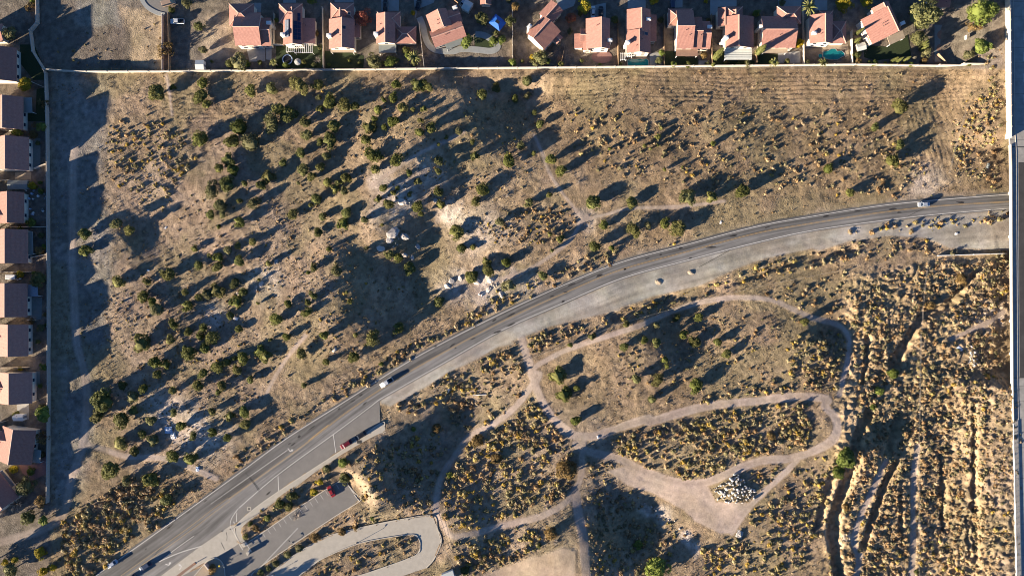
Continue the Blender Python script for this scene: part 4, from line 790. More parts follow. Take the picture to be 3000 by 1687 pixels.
def gable_box(name, label, cat, fr, x, y, sx, sy, h, ang=0, m='white_paint', rm='white_paint', rise=.5):
    p = gt(*zp(fr, x, y)); e = empty(name, p, math.radians(ang)); tag(e, label, cat); mb = MB(); mb.box(-sx/2,-sy/2,-.1,sx/2,sy/2,h); mb.build('wall', m, e)
    mb = MB(); pr = [(-sy/2-.15,h),(0,h+rise),(sy/2+.15,h),(sy/2+.15,h-.1),(0,h+rise-.1),(-sy/2-.15,h-.1)]; mb.rings([[(-sx/2-.15,a,z) for a,z in pr],[(sx/2+.15,a,z) for a,z in pr]]); mb.build('roof', rm, e)
    mb = MB(); mb.box(sx/2-.02,-.45,0,sx/2+.05,.45,1.9); mb.build('door', 'panel_grey', e)
    return e
gable_box('garden_shed','small white shed below the tiled house, lower left','shed','S3',235,650,3.6,2.4,2.2)
gable_box('garden_shed','pale ribbed shed against the cream wall beside the sandy yard','shed','c1',2525,835,3.0,3.4,2.2,0,'white_paint','patio_white')
gable_box('garden_shed','grey green shed by the red patio house fence, top right','shed','c5',490,610,3.2,2.6,2.2,15,'patio_tan','patio_white')
gable_box('garden_shed','pale shed above the askew house with the garden walk','shed','c3',725,105,3.0,3.6,2.3,-30,'white_paint','patio_white')
gable_box('garden_shed','long dark shed above the cluttered yard','shed','S1',235,1100,7.5,3.2,2.4,0,'patio_slate','patio_slate')
gable_box('utility_building','white utility building at the end of the loop driveway fence','building','M',335,1440,4.6,3.6,2.4,22,'white_paint','patio_white')
e = empty('gazebo', (*g(*zp('c3',1100,312)), 0), math.radians(-38)); tag(e, 'blue canopy gazebo with a dark vented top', 'gazebo')
for qx in (-2,2):
    for qy in (-2,2): mb = MB(); mb.box(qx-.06,qy-.06,0,qx+.06,qy+.06,2.2); mb.build('pole','steel',e)
mb = MB(); b_ = [(-2.7,-2.2,2.2),(2.7,-2.2,2.2),(2.7,2.2,2.2),(-2.7,2.2,2.2)]; t_ = [(-.8,-.6,3.1),(.8,-.6,3.1),(.8,.6,3.1),(-.8,.6,3.1)]; mb.add(b_+t_,[(0,1,5,4),(1,2,6,5),(2,3,7,6),(3,0,4,7)]); mb.build('canopy','blue_tarp',e); mb = MB(); mb.box(-.8,-.6,3.0,.8,.6,3.06); mb.build('vent','mesh_black',e)
ct = empty('play_court', (*g(*zp('c5',1650,545)), 0)); tag(ct, 'grey sport court slab with two dark round marks, top right', 'court'); mb = MB(); mb.box(-6.6,-7.2,0,6.6,7.2,.08); mb.build('slab','patio_slate',ct)
for qx, qy in ((-3.6,3.3),(-3.9,-2.0)): mb = MB(); mb.prism([(qx+2.0*math.cos(t*math.pi/8),qy+1.9*math.sin(t*math.pi/8)) for t in range(16)], .08, .09); mb.build('court_marking','patio_brown',ct)
hp = empty('basketball_hoop', (*g(*zp('c5',1785,512)), 0)); tag(hp, 'white basketball hoop at the edge of the sport court', 'hoop'); mb = MB(); mb.tube([(0,0,0),(0,0,3),(-.8,0,3.3)], .07, 6); mb.build('pole','steel',hp); mb = MB(); mb.box(-.85,-.8,2.8,-.8,.8,3.9); mb.build('backboard','white_paint',hp); mb = MB(); mb.tube([(-1.1+.23*math.cos(t*math.pi/5),.23*math.sin(t*math.pi/5),3.05) for t in range(11)], .02, 4); mb.build('rim','trim',hp)
# yard clutter behind one house at left
kinds = ['white_paint','panel_grey','rim_blue','patio_slate','white_paint']
spots = sorted([(R.uniform(270, 500), R.uniform(1140, 1420)) for k in range(20)], key=lambda t: t[1])
for k, (x, y) in enumerate(spots):
    p = gt(*zp('S1', x, y)); a, b, c = R.uniform(.3,1.0), R.uniform(.3,.8), R.uniform(.3,.9); mb = MB(); t1 = R.uniform(.75,.95)
    mb.rings([[(-a/2,-b/2,-.05),(a/2,-b/2,-.05),(a/2,b/2,-.05),(-a/2,b/2,-.05)],[(-a/2,-b/2,c*.85),(a/2,-b/2,c*.85),(a/2,b/2,c*.85),(-a/2,b/2,c*.85)],[(-a/2*t1,-b/2*t1,c),(a/2*t1,-b/2*t1,c),(a/2*t1,b/2*t1,c),(-a/2*t1,b/2*t1,c)]])
    cw = ['white','grey','light blue','dark slate','cream white'][k % 5]; od = ['top','second','third','fourth'][k//5]
    tag(mb.build('storage_box', kinds[k % 5], None, p, R.uniform(0,3)), f'{od} {cw} storage box down the cluttered back yard at left', 'box', 'clutter in one back yard')
um = empty('patio_umbrella', (*g(*zp('c2',1180,795)), 0)); tag(um, 'grey patio umbrella on the dark lawn right of the trampoline', 'umbrella'); mb = MB(); mb.tube([(0,0,0),(0,0,2.3)], .04, 6); mb.build('pole','steel',um)
mb = MB(); pts = [(1.4*math.cos(t*math.pi/4),1.4*math.sin(t*math.pi/4),2.0) for t in range(8)]; mb.add([(0,0,2.5)]+pts,[(0,1+k,1+(k+1)%8) for k in range(8)]); mb.build('canopy','concrete_grey',um)

# ------------------------------------------------------------------ trees
def leafball(seed, n, lumps, leaf, zr, spread=.62, lr=(.30,.48), core=True, tuft=0.0, zmin=-.98, cone=0.0):
    """unit crown: leaf-sized faces on many uneven lumps round a smaller rough core; radius 1, centred on the origin"""
    r = np.random.default_rng(seed)
    d = r.normal(size=(lumps, 3)); d /= np.linalg.norm(d, axis=1)[:,None]; c = d*(spread*r.uniform(.45,1.1,(lumps,1)))
    c[:,2] = np.abs(c[:,2])*np.sign(r.uniform(-.55,1,lumps)); lrad = r.uniform(lr[0], lr[1], lumps)
    k = r.integers(0, lumps, n); v = r.normal(size=(n,3)); v /= np.linalg.norm(v, axis=1)[:,None]
    out = c[k]; flip = (v*out).sum(1) < -.1; v[flip] *= -1
    p = c[k] + v*(lrad[k]*r.uniform(.72,1.08,n))[:,None]
    if cone: p[:,:2] *= (1 - cone*np.clip(p[:,2], -1, 1))[:,None]*.9
    nrm = v + r.normal(size=(n,3))*.55; nrm[:,2] += .15; nrm /= np.linalg.norm(nrm, axis=1)[:,None]
    t = np.cross(nrm, r.normal(size=(n,3))); t /= np.linalg.norm(t, axis=1)[:,None]
    if tuft: t = t*(1-tuft) + np.array([0,0,1])*tuft; t /= np.linalg.norm(t, axis=1)[:,None]
    b = np.cross(nrm, t); s = leaf*r.uniform(.55,1.35,n)[:,None]
    q = np.stack([p - t*s, p + b*s*.55, p + t*s, p - b*s*.55], 1)
    V = q.reshape(-1,3); F = np.arange(4*n).reshape(n,4)
    if core:
        nu, nv = 9, 6; cv = []
        for a in range(nv+1):
            for e in range(nu):
                th = math.pi*a/nv; ph = 2*math.pi*e/nu; rr = .58*(1+.24*r.normal()*(0 < a < nv)); cv.append((rr*math.sin(th)*math.cos(ph), rr*math.sin(th)*math.sin(ph), rr*math.cos(th)))
        cf = [(len(V)+a*nu+e, len(V)+a*nu+(e+1)%nu, len(V)+(a+1)*nu+(e+1)%nu, len(V)+(a+1)*nu+e) for a in range(nv) for e in range(nu)]
        V = np.r_[V, np.array(cv)*(1-cone*np.clip(np.array(cv)[:,2:3],-1,1))]; F = np.r_[F, np.array(cf)]
    V = V.copy(); V[:,2] = np.maximum(V[:,2], zmin)*zr
    return V, F
foliage('leaf_juniper', (.072,.090,.018), (.155,.165,.040), (.165,.145,.055)); foliage('leaf_broad', (.075,.088,.026), (.16,.16,.055), (.18,.165,.085)); foliage('leaf_yellow', (.28,.19,.012), (.42,.30,.02), (.34,.30,.04))
foliage('leaf_red', (.22,.07,.045), (.30,.15,.06), (.33,.10,.07)); foliage('leaf_bright', (.10,.13,.025), (.22,.25,.055), (.16,.20,.05)); foliage('leaf_dry', (.15,.095,.035), (.24,.17,.07), (.20,.13,.05)); foliage('leaf_cypress', (.075,.085,.025), (.15,.155,.05))
foliage('leaf_grey', (.17,.155,.115), (.28,.26,.21)); foliage('leaf_palm', (.10,.11,.03), (.26,.25,.09)); mat('bark', (.14,.10,.075), .95, .3, 6, .03, 10); mat('bark_pale', (.33,.28,.23), .9, .2, 6)
def mk(name, vf): return np_mesh(name, *vf)
CROWN = {
 'juniper': [mk('crown', leafball(100+i, 1000, 9+i, .105, .95, .66, (.22,.50), tuft=.3)) for i in range(9)],
 'wide': [mk('crown', leafball(200+i, 1600, 17+2*i, .085, .80, .72, (.18,.42), tuft=.1)) for i in range(5)],
 'cypress': [mk('crown', leafball(300+i, 900, 22, .16, 1.0, .55, (.35,.5), tuft=.7, cone=.55)) for i in range(2)],
 'sparse': [mk('crown', leafball(400+i, 480, 16, .10, .85, .68, (.22,.36), core=False, tuft=.3)) for i in range(3)]}
def trunk_mesh(seed, limbs=4, base=.10):
    r = random.Random(seed); mb = MB(); mb.tube([(0,0,-.15),(.03,.02,.35),(r.uniform(-.08,.08),r.uniform(-.08,.08),.8)], [base,base*.75,base*.4], 7)
    for k in range(limbs):
        a = 2*math.pi*k/limbs + r.uniform(-.4,.4); q = r.uniform(.45,.65); mb.tube([(0,0,.3),(q*.5*math.cos(a),q*.5*math.sin(a),.62),(q*math.cos(a),q*math.sin(a),r.uniform(.8,1.0))], [base*.6,base*.4,base*.15], 5)
    me = bpy.data.meshes.new('trunk'); me.from_pydata(mb.v, [], mb.f); me.update(); return me
TRUNK = [trunk_mesh(i) for i in range(4)]
def palm_crown(seed, n=16):
    r = random.Random(seed); mb = MB()
    for k in range(n):
        a = 2*math.pi*k/n + r.uniform(-.15,.15); el = r.uniform(.1,.9); c_, s_ = math.cos(a), math.sin(a); prev = None; pts = []
        for q in range(5):
            t = q/4; rr = t*(1-.1*el); z = .55*el*math.sin(t*2.2) - .35*t*t*(1.1-el); w = .10*math.sin(min(1, t+.15)*2.9)+.012; pts.append(((rr*c_-w*s_, rr*s_+w*c_, z-.03),(rr*c_, rr*s_, z+.02),(rr*c_+w*s_, rr*s_-w*c_, z-.03)))
        for q in range(4):
            a0, b0 = pts[q], pts[q+1]; mb.add([*a0, *b0], [(0,1,4,3),(1,2,5,4)])
    me = bpy.data.meshes.new('crown'); me.from_pydata(mb.v, [], mb.f); me.update(); return me
PALM = [palm_crown(5), palm_crown(6, 20)]
def bare_crown(seed):
    r = random.Random(seed); mb = MB()
    for k in range(26):
        a = r.uniform(0, 6.28); e = r.uniform(.3,1.2); L = r.uniform(.6,1.0); p0 = (0,0,0); p1 = (L*.5*math.cos(a)*math.cos(e), L*.5*math.sin(a)*math.cos(e), L*.5*math.sin(e)); mb.tube([p0, p1, (L*math.cos(a+.2)*math.cos(e*.8), L*math.sin(a+.2)*math.cos(e*.8), L*.9*math.sin(e))], [.035,.022,.008], 4)
        for q in range(4):
            t = r.uniform(.3,.9); b = [p1[i]*2*t for i in range(3)]; a2 = a + r.uniform(-1.2,1.2); mb.tube([b, (b[0]+.28*math.cos(a2), b[1]+.28*math.sin(a2), b[2]+r.uniform(-.05,.25))], [.014,.005], 3)
    me = bpy.data.meshes.new('crown'); me.from_pydata(mb.v, [], mb.f); me.update(); return me
BARE = [bare_crown(1), bare_crown(2)]
for ms, m in ((TRUNK, 'bark'), (PALM, 'leaf_palm'), (BARE, 'bark_pale')):
    for me in ms: me.materials.append(MAT[m])
for k in CROWN:
    for me in CROWN[k]: me.materials.append(MAT['leaf_juniper'])
ntree = [0]
def tree(name, label, px, py, rad, shape='juniper', leaf='leaf_juniper', zc=.66, group=None, ht=1.0, cat='tree', tall=None):
    """rad in metres; crown centre stands zc*rad above the ground at the surveyed spot"""
    k = ntree[0]; ntree[0] += 1; h = zc*rad*ht if tall is None else tall*.5
    if px < -40 or py > 1720 or px > 3040: x, y = g(px, py, h); z = float(hz(x, y))
    else: x, y, z = gt(px, py, h*.8)
    e = empty(name, (x, y, z), R.uniform(0, 6.28)); tag(e, label, cat, group); e.scale = (1,1,1)
    t = bpy.data.objects.new('trunk', TRUNK[k % 4]); col.objects.link(t); t.parent = e; t.scale = (rad*.8, rad*.8, max(h*1.05, .5))
    if shape == 'palm': me = PALM[k % 2]
    elif shape == 'bare': me = BARE[k % 2]
    else: me = CROWN[shape][k % len(CROWN[shape])]
    c = bpy.data.objects.new('crown', me); col.objects.link(c); c.parent = e; c.location = (0, 0, h if shape != 'bare' else h*.2); c.scale = (rad*R.uniform(.88,1.12), rad*R.uniform(.88,1.12), rad*ht*R.uniform(.9,1.08) if tall is None else tall*.56)
    if shape not in ('palm', 'bare'):
        c.material_slots[0].link = 'OBJECT'; c.material_slots[0].material = MAT[leaf]
    return e
# junipers of the open lot: frame, x, y, radius (frame units)
LOT = {'A': [(470,215,80),(600,165,30),(855,135,55),(840,240,70),(890,310,40),(1255,195,50),(1435,175,65),(1680,150,85),(1830,140,55),(1840,250,25),(1930,290,65),(1850,350,35),(1500,350,55),(1580,390,80),(1445,470,75),(1165,500,65),(1115,625,70),(1265,630,80),(830,610,65),(1075,780,60),(995,850,45),(1115,860,55),(1730,460,50),(1740,570,55),(1975,490,60),(1930,610,65),(1850,630,30),(1690,725,45),(1535,805,42),(1905,745,42),(1710,870,55),(1775,920,40),(1860,845,42),(1665,975,18),(1415,930,50),(1350,990,45),(1210,980,28),(930,1030,70),(1065,990,60),(1165,1125,30),(1290,1140,50),(1000,1160,55),(915,1245,45),(1025,1245,30),(1165,1305,45),(990,1345,22),(1620,1240,55),(1820,1110,50),(1910,970,45),(1975,1025,35),(1870,1260,40),(1840,1390,40),(130,1320,55),(240,1375,50),(1770,1165,20),(2010,970,25)],
 'B': [(325,320,60),(405,320,45),(650,270,25),(600,355,45),(570,430,30),(530,500,50),(735,255,38),(810,335,50),(900,355,25),(990,350,25),(725,450,50),(655,500,28),(965,445,30),(955,545,45),(1055,510,45),(500,610,50),(755,135,38),(950,140,65),(1035,160,35),(1600,175,50),(1490,230,45),(1870,110,50),(1765,260,35),(1870,235,30),(1930,375,25),(1975,475,45),(1290,540,35),(1405,625,28),(1425,750,40),(1815,655,35),(1925,720,22),(1710,790,60),(1120,785,45),(1115,880,35),(870,890,32),(940,965,30),(650,1015,40),(740,1060,28),(770,1020,22),(870,1070,25),(600,1110,30),(690,1155,50),(1120,1050,42),(1135,1160,45),(940,1170,55),(965,1235,28),(555,740,70),(625,760,30),(760,780,60),(580,860,45),(1490,1030,60),(1430,1130,42),(1880,1140,40),(1635,1300,35),(1265,1390,65),(640,1330,20),(485,1285,38),(330,1230,45),(305,1325,50),(315,1045,40),(330,935,45),(1180,590,20),(1115,650,18)],
 'C': [(330,770,50),(420,870,55),(690,1140,70),(1020,1140,50),(1490,1100,75),(1690,1095,48),(1960,1045,65),(780,1330,50),(1035,1375,60),(1155,1335,35),(1300,1320,42),(1405,1360,65),(315,1075,28),(320,1410,22),(420,1435,25),(1270,510,20),(1240,580,25),(1125,665,18),(1235,655,15),(1175,685,15),(830,685,18),(1705,640,25),(1445,840,14),(1295,860,18)],
 'K': [(680,50,70),(685,360,50),(610,500,60),(75,565,50),(255,765,40),(465,215,35)],
 'D': [(150,100,55),(150,250,50),(1075,225,28),(1110,370,38),(855,440,60),(425,510,60),(670,510,40),(640,640,55),(720,670,35),(755,740,65),(995,595,38),(1015,710,45),(1110,640,40),(1190,610,50),(1270,580,60),(1420,520,50),(1485,600,38),(1425,680,50),(1275,380,55),(1275,305,40),(1200,290,22),(1360,245,38),(1440,205,32),(1570,165,35),(1450,335,48),(1700,355,35),(1610,690,18),(1380,795,38),(1450,905,38),(1775,825,55),(1870,690,38),(1860,975,40),(895,870,45),(870,1000,42),(1030,930,40),(1150,910,45),(1120,975,35),(1225,985,60),(1165,1070,42),(620,1030,70),(1020,1105,70),(740,1190,55),(825,1210,45),(760,1290,45),(1150,1285,45),(1275,1225,55),(1345,1190,35),(1410,1160,28),(1485,1155,55),(1640,1100,50),(1680,1145,45),(1440,1255,40),(1545,1340,42),(1310,1380,45),(1110,1390,45),(890,1430,40),(460,1385,45),(640,1420,48),(1620,490,18),(1720,1000,18),(1980,1120,50),(2010,770,30),(2005,1390,25)],
 'G': [(450,360,100),(400,490,65),(600,520,75),(700,440,45),(690,325,45),(855,530,48),(1045,460,40),(775,640,35),(860,695,50),(1100,570,48),(1210,655,32),(1370,450,35),(1525,490,38),(1640,450,55),(1655,560,50),(1370,620,45),(1500,670,38),(590,720,70),(715,785,45),(1040,830,60),(1185,850,60),(500,940,85),(640,1030,45),(850,1020,65),(980,1200,65),(1420,285,25)],
 'E': [(475,375,28),(795,370,22),(990,420,45),(1065,450,45),(1165,540,60),(345,530,40),(545,560,45),(300,575,20),(625,745,20),(655,820,25),(340,770,32),(300,830,28),(290,915,38),(845,1125,60),(700,1105,25),(1065,1040,55),(455,1335,35),(680,1290,50),(440,1110,40),(1405,820,55),(1600,370,50),(1695,360,28),(1680,610,60),(1825,550,60),(1815,480,40),(1975,490,45),(2000,690,50),(920,1350,25)],
 'F': [(845,605,42),(1280,360,50),(1425,365,28),(985,300,35),(920,390,20)]}
SOUTHJ = {'J': [(440,800,28),(595,795,30),(295,850,30),(80,845,25),(490,920,30),(570,965,42),(215,955,32),(300,970,38),(70,1000,38),(355,1095,28),(370,1140,22),(730,970,35),(795,1055,38),(155,1235,40),(305,1240,45),(570,1275,55),(265,1375,35),(1345,830,35)], 'P': [(1835,430,75),(1890,590,55),(2000,540,35),(1985,815,45)], 'F': [(1260,1115,28),(1075,1190,30),(1545,1015,25)]}
ORD = ['first','second','third','fourth','fifth','sixth','seventh','eighth','ninth','tenth','eleventh','twelfth','thirteenth','fourteenth','fifteenth','sixteenth','seventeenth','eighteenth']
def plant_rows(table, rows, where, grp):
    L = []
    for fr, items in table.items():
        for x, y, r in items: L.append((*zp(fr, x, y), r/Z[fr][2]/S))
    L.sort(key=lambda t: t[1]); n = len(L); per = math.ceil(n/rows)
    for ri in range(rows):
        row = sorted(L[ri*per:(ri+1)*per])
        for ci, (px, py, r) in enumerate(row):
            sz = 'small' if r < 1.6 else ('medium' if r < 2.5 else ('large' if r < 3.4 else 'very large'))
            tree('juniper_tree', f'{sz} dark green juniper {where}, {ORD[ci]} from left in {ORD[ri]} row down', px, py, r*R.uniform(1.05,1.26), 'juniper', R.choice(['leaf_juniper']*5+['leaf_broad','leaf_cypress']), zc=.60, group=grp, tall=(1.2+.76*r)*R.uniform(.88,1.15)*(1.3 if px > 2550 else 1.0))
plant_rows(LOT, 17, 'in the open lot', 'junipers of the open lot'); plant_rows(SOUTHJ, 3, 'south of the road', 'junipers south of the road')
def T(fr, x, y, r, label, shape='wide', leaf='leaf_broad', zc=1.0, name='shade_tree', ht=1.0, grp=None):
    px, py = zp(fr, x, y); low = fr in 'MNOQPL'; tree(name, label, px, py, r/Z[fr][2]/S, shape, leaf, zc*(.7 if low else .9), grp, ht*(.6 if low else .85))
# trees and bushes of the yards
YG = 'yard trees'
for a in [('c1',140,430,110,'olive tree in the top left yard beside the bent wall'),('c1',320,1060,100,'bright yellow autumn tree left of the block wall','wide','leaf_yellow'),('c1',2070,620,125,'sparse brown tree over the dirt alley fences','sparse','leaf_dry',.9),('c1',2490,330,80,'round green tree at the left edge of the sandy yard'),('c1',2545,630,60,'small green tree above the pale ribbed shed'),('c1',570,1295,60,'thin brown tree leaning over the block wall','sparse','leaf_dry'),('c1',370,90,75,'dry pale bush at the top left wall','sparse','leaf_dry',.5),('c1',410,15,45,'green bush at the very top left','wide','leaf_bright',.6),('c1',2150,130,48,'dark round bush by the curved street','juniper','leaf_juniper',.7),('c1',2340,50,75,'leafy bush beside the parked car at top left'),
 ('c2',440,770,135,'grey green olive tree below the leftmost top row house','wide','leaf_broad',.9),('c2',310,800,60,'small grey green bush left of the grey olive tree'),('c2',1960,230,135,'red and orange autumn tree in the top row','wide','leaf_red',1.1),('c2',2110,775,105,'bushy green tree against the cream wall, fourth house'),('c2',2320,770,78,'smaller green tree right of the bushy one by the wall','wide','leaf_bright'),('c2',2545,700,62,'green shrub tree left of the dark garden with walk','wide','leaf_bright'),('c2',1410,745,62,'bare pale tree on the dark lawn','bare','leaf_grey'),('c2',1330,5,65,'yellow green bush at the top edge above solar house','wide','leaf_bright'),('c2',1440,590,45,'dark hedge bush by the pergola'),('c2',2215,790,35,'little bush between two green trees by the wall'),
 ('c3',900,240,112,'leafy green tree beside the askew house roof'),('c3',715,525,92,'bright green round tree on the garden walk','wide','leaf_bright'),('c3',1150,500,68,'green bush tree right of the garden walk loop','wide','leaf_bright'),('c3',1080,420,40,'small bush below the blue gazebo'),('c3',1255,270,78,'slender green tree right of the blue gazebo'),('c3',1320,90,68,'brown green tree above the blue gazebo','wide','leaf_dry'),('c3',2010,230,78,'orange autumn tree between two tiled houses','wide','leaf_red'),('c3',2180,90,108,'golden yellow tree by the white parked car','wide','leaf_yellow'),('c3',1640,740,112,'pale olive tree against the cream wall below the diagonal house'),('c3',2000,400,48,'small dark bush below the orange tree'),('c3',1235,10,42,'green bush at the top edge right of the small house'),
 ('c4',590,670,48,'small tree on the fence by the rectangular pool','wide','leaf_bright'),('c4',1660,800,56,'dark green shrub below the white patio roof'),('c4',490,5,72,'yellow tree at the top edge above the pool house','wide','leaf_yellow'),('c4',1140,20,32,'little yellow bush at the top edge','wide','leaf_yellow',.6),('c4',1115,690,55,'olive bush right of the brown patio cover','wide','leaf_dry',.7),('c4',1400,800,42,'dry bush below the white patio roof','sparse','leaf_dry',.6),
 ('c5',300,60,122,'large yellow tree at top between two houses','wide','leaf_yellow'),('c5',590,35,82,'golden tree above the right askew house','wide','leaf_yellow'),('c5',1280,200,215,'huge olive green tree filling the top right yard','wide','leaf_broad',1.1),('c5',1460,75,72,'small yellow green tree right of the huge olive tree','wide','leaf_bright'),('c5',1240,500,112,'grey green tree below the huge olive tree'),('c5',1340,640,82,'green bush beside the sport court'),('c5',2000,150,205,'big spreading pale green tree beside the sound wall','wide','leaf_bright',1.1),('c5',1940,330,112,'dry straw coloured tree under the big pale tree','sparse','leaf_dry',.8),('c5',2020,590,132,'bright green tree by the corner of the cream wall','wide','leaf_bright'),('c5',1860,690,72,'grey green bush left of the bright corner tree'),('c5',470,690,58,'green bush below the grey green shed'),('c5',470,780,58,'brown bush against the wall right of the pool','wide','leaf_dry',.7),('c5',570,570,32,'small yellow bush by the grey green shed','wide','leaf_yellow',.7),('c5',690,790,50,'green bush against the wall, top right lawn','wide','leaf_bright',.7),('c5',1190,720,38,'pale round bush by the slim cypresses','wide','leaf_grey',.7),('c5',1310,760,52,'tan bush at the foot of the sport court fence','wide','leaf_dry',.7),('c5',820,795,28,'orange yellow bush against the wall','wide','leaf_yellow',.6),('c5',1040,795,26,'second orange yellow bush against the wall','wide','leaf_yellow',.6),
 ('S1',185,525,68,'yellow green tree between two left column houses','wide','leaf_bright'),('S1',450,480,62,'green tree against the block wall below the dark patio cover','wide','leaf_bright'),('S1',380,460,42,'dry shrub left of the wall tree','sparse','leaf_dry',.6),('S1',430,1068,28,'small bush above the cluttered yard','wide','leaf_bright',.7),('S2',340,45,58,'green bush below the cluttered yard','wide','leaf_bright'),('S2',470,300,36,'small sunlit bush in the shaded yard at left','wide','leaf_bright',.8),('S2',415,650,102,'leafy tree beside the pale blue patio cover'),('S2',485,1020,38,'brown bush against the block wall','wide','leaf_dry',.7),('S2',490,1125,26,'tiny green bush against the block wall','wide','leaf_bright',.7),('S3',470,125,52,'dark green bush by the block wall above the white shed house','wide','leaf_bright'),('S3',470,630,102,'large green tree overhanging the block wall beside white shed','wide','leaf_bright'),('S3',460,870,82,'dark brown tree against the wall, lower left','sparse','leaf_dry',.9),
 ('R1',270,500,120,'large green tree below the slightly turned house'),('R1',310,830,85,'dark green tree at the lower left yard end'),('R1',440,650,72,'olive bush left of the lower wall end','wide','leaf_dry'),('R1',470,860,60,'green bush at the lower wall end','wide','leaf_bright'),('R1',150,690,125,'bare pale grey tree in the lower left yard','bare','leaf_grey',.9),('R1',430,1200,75,'golden yellow bush at the lower left dirt track','wide','leaf_yellow',.7),('R1',460,1400,60,'golden bush near the bottom left corner','wide','leaf_yellow',.7),('R1',160,1275,40,'small golden bush left of the dirt track','wide','leaf_yellow',.7),('R1',60,1300,45,'tan golden bush at the left edge below the track','wide','leaf_yellow',.7),('R1',120,1380,90,'dark shrub at the bottom left corner'),('R1',30,640,40,'green bush by the orange lit roof','wide','leaf_bright'),('R1',560,1360,45,'yellow bush at the bottom by the lot corner','wide','leaf_yellow',.7)]:
    T(*a, grp=YG)
for a in [('M',575,300,58,'olive tree at the head of the dense yellow thicket','wide','leaf_dry',.8),('M',735,450,65,'rusty brown tree in the yellow thicket','wide','leaf_dry',.8),('M',1330,540,98,'tall golden brown tree at the path junction','wide','leaf_dry',.95,'shade_tree',1.3),('M',1195,1090,62,'brown tree beside the wide dirt track','wide','leaf_dry',.8),('M',235,190,52,'brown tree in the dark hollow below the shoulder','wide','leaf_dry',.8),('M',340,590,32,'yellow green bush beside the narrow path','wide','leaf_bright',.8),('M',470,1400,52,'olive bush at the bottom by the utility building','wide','leaf_broad',.7),('M',1240,1160,38,'bare whitish shrub beside the wide dirt track','bare','leaf_grey',.8),('M',1100,1190,32,'olive bush left of the bare whitish shrub'),('N',360,1370,112,'large bright green tree at the bottom in the dark hollow','wide','leaf_bright'),('N',200,1180,48,'green bush in the dark hollow','wide','leaf_bright',.8),('N',1960,450,112,'large bright green willow beside the gully','wide','leaf_bright',.9),('N',1900,570,58,'lower bright green willow clump beside the gully','wide','leaf_bright',.8),('N',1330,260,42,'ochre bush inside the big scrub island','wide','leaf_dry',.7),('O',230,860,48,'olive bush on the rim of the long gully','wide','leaf_dry',.8),('O',825,1410,28,'round olive bush by the wire fence near the bottom','wide','leaf_broad',.8),('Q',625,1140,62,'bright lime tree at the end of the forked gully','wide','leaf_bright',.8),('Q',505,1290,48,'pale lime bush below the bright lime tree','wide','leaf_bright',.8),('Q',1205,340,62,'round ochre bush beside the upper gully','wide','leaf_dry',.8),('Q',940,570,48,'ochre bush at the wire fence and gully crossing','wide','leaf_dry',.8),('Q',455,1425,32,'small lime bush above the turning track','wide','leaf_bright',.8),('P',615,890,28,'small lime bush in the dark hollow below the road','wide','leaf_bright',.8),
 ('L',1035,540,42,'round olive tree beside the sidewalk'),('L',1175,485,55,'yellow green tree beside the sidewalk','wide','leaf_bright'),('L',1195,620,58,'grey green tree at the far corner of the parking lot'),('L',975,650,36,'golden bush on the parking bank','wide','leaf_yellow'),('L',925,735,38,'bright yellow bush next to the red parked car','wide','leaf_yellow'),('L',745,765,52,'dark green tree on the parking bank, upper of three','juniper','leaf_juniper',.9),('L',645,835,48,'dark green tree on the parking bank, left of three','juniper','leaf_juniper',.9),('L',715,860,48,'dark green tree on the parking bank, lower of three','juniper','leaf_juniper',.9),('L',530,955,40,'dark green bush on the lower parking bank','juniper','leaf_juniper',.8),('L',430,1040,38,'ochre bush on the lower parking bank','wide','leaf_dry',.7),('L',345,1115,32,'bush at the tip of the parking bank','juniper','leaf_juniper',.7),('L',385,1010,28,'small bush on the lower parking bank','juniper','leaf_juniper',.7),('L',780,935,52,'leafless bush spreading over the stall lines','bare','leaf_grey',.5),('L',935,1120,52,'olive yellow bush between parking lot and loop driveway','wide','leaf_dry',.8),('L',800,1210,42,'green bush between parking lot and loop driveway'),('L',705,1265,38,'green bush lower on the driveway verge'),('L',600,1340,38,'green bush near the bottom of the driveway verge'),('L',540,1385,32,'small bush near the bottom of the driveway verge'),('L',475,1420,36,'last bush at the bottom of the driveway verge'),('L',1420,720,42,'pale sage bush beyond the parking lot corner','wide','leaf_grey',.7),('L',1420,955,24,'small lime bush above the loop driveway','wide','leaf_bright',.7),('L',1280,1035,34,'tan bush on the verge above the loop driveway','wide','leaf_dry',.7),('L',1160,1075,42,'ochre bush on the verge above the loop driveway','wide','leaf_dry',.7),('L',65,1385,48,'olive tree on the entrance island','wide','leaf_dry',.9)]:
    T(*a, grp='trees and bushes of the scrubland')
for fr, x, y, r, lb in [('B',1265,1050,40,'dead grey bush in the dark hollow'),('B',1680,1085,42,'dead grey bush right of the dark hollow'),('C',555,970,28,'dead grey bush below the pale trail'),('D',1390,70,40,'dead grey bush among small junipers')]: T(fr, x, y, r, lb, 'bare', 'leaf_grey', .6, 'dead_bush')
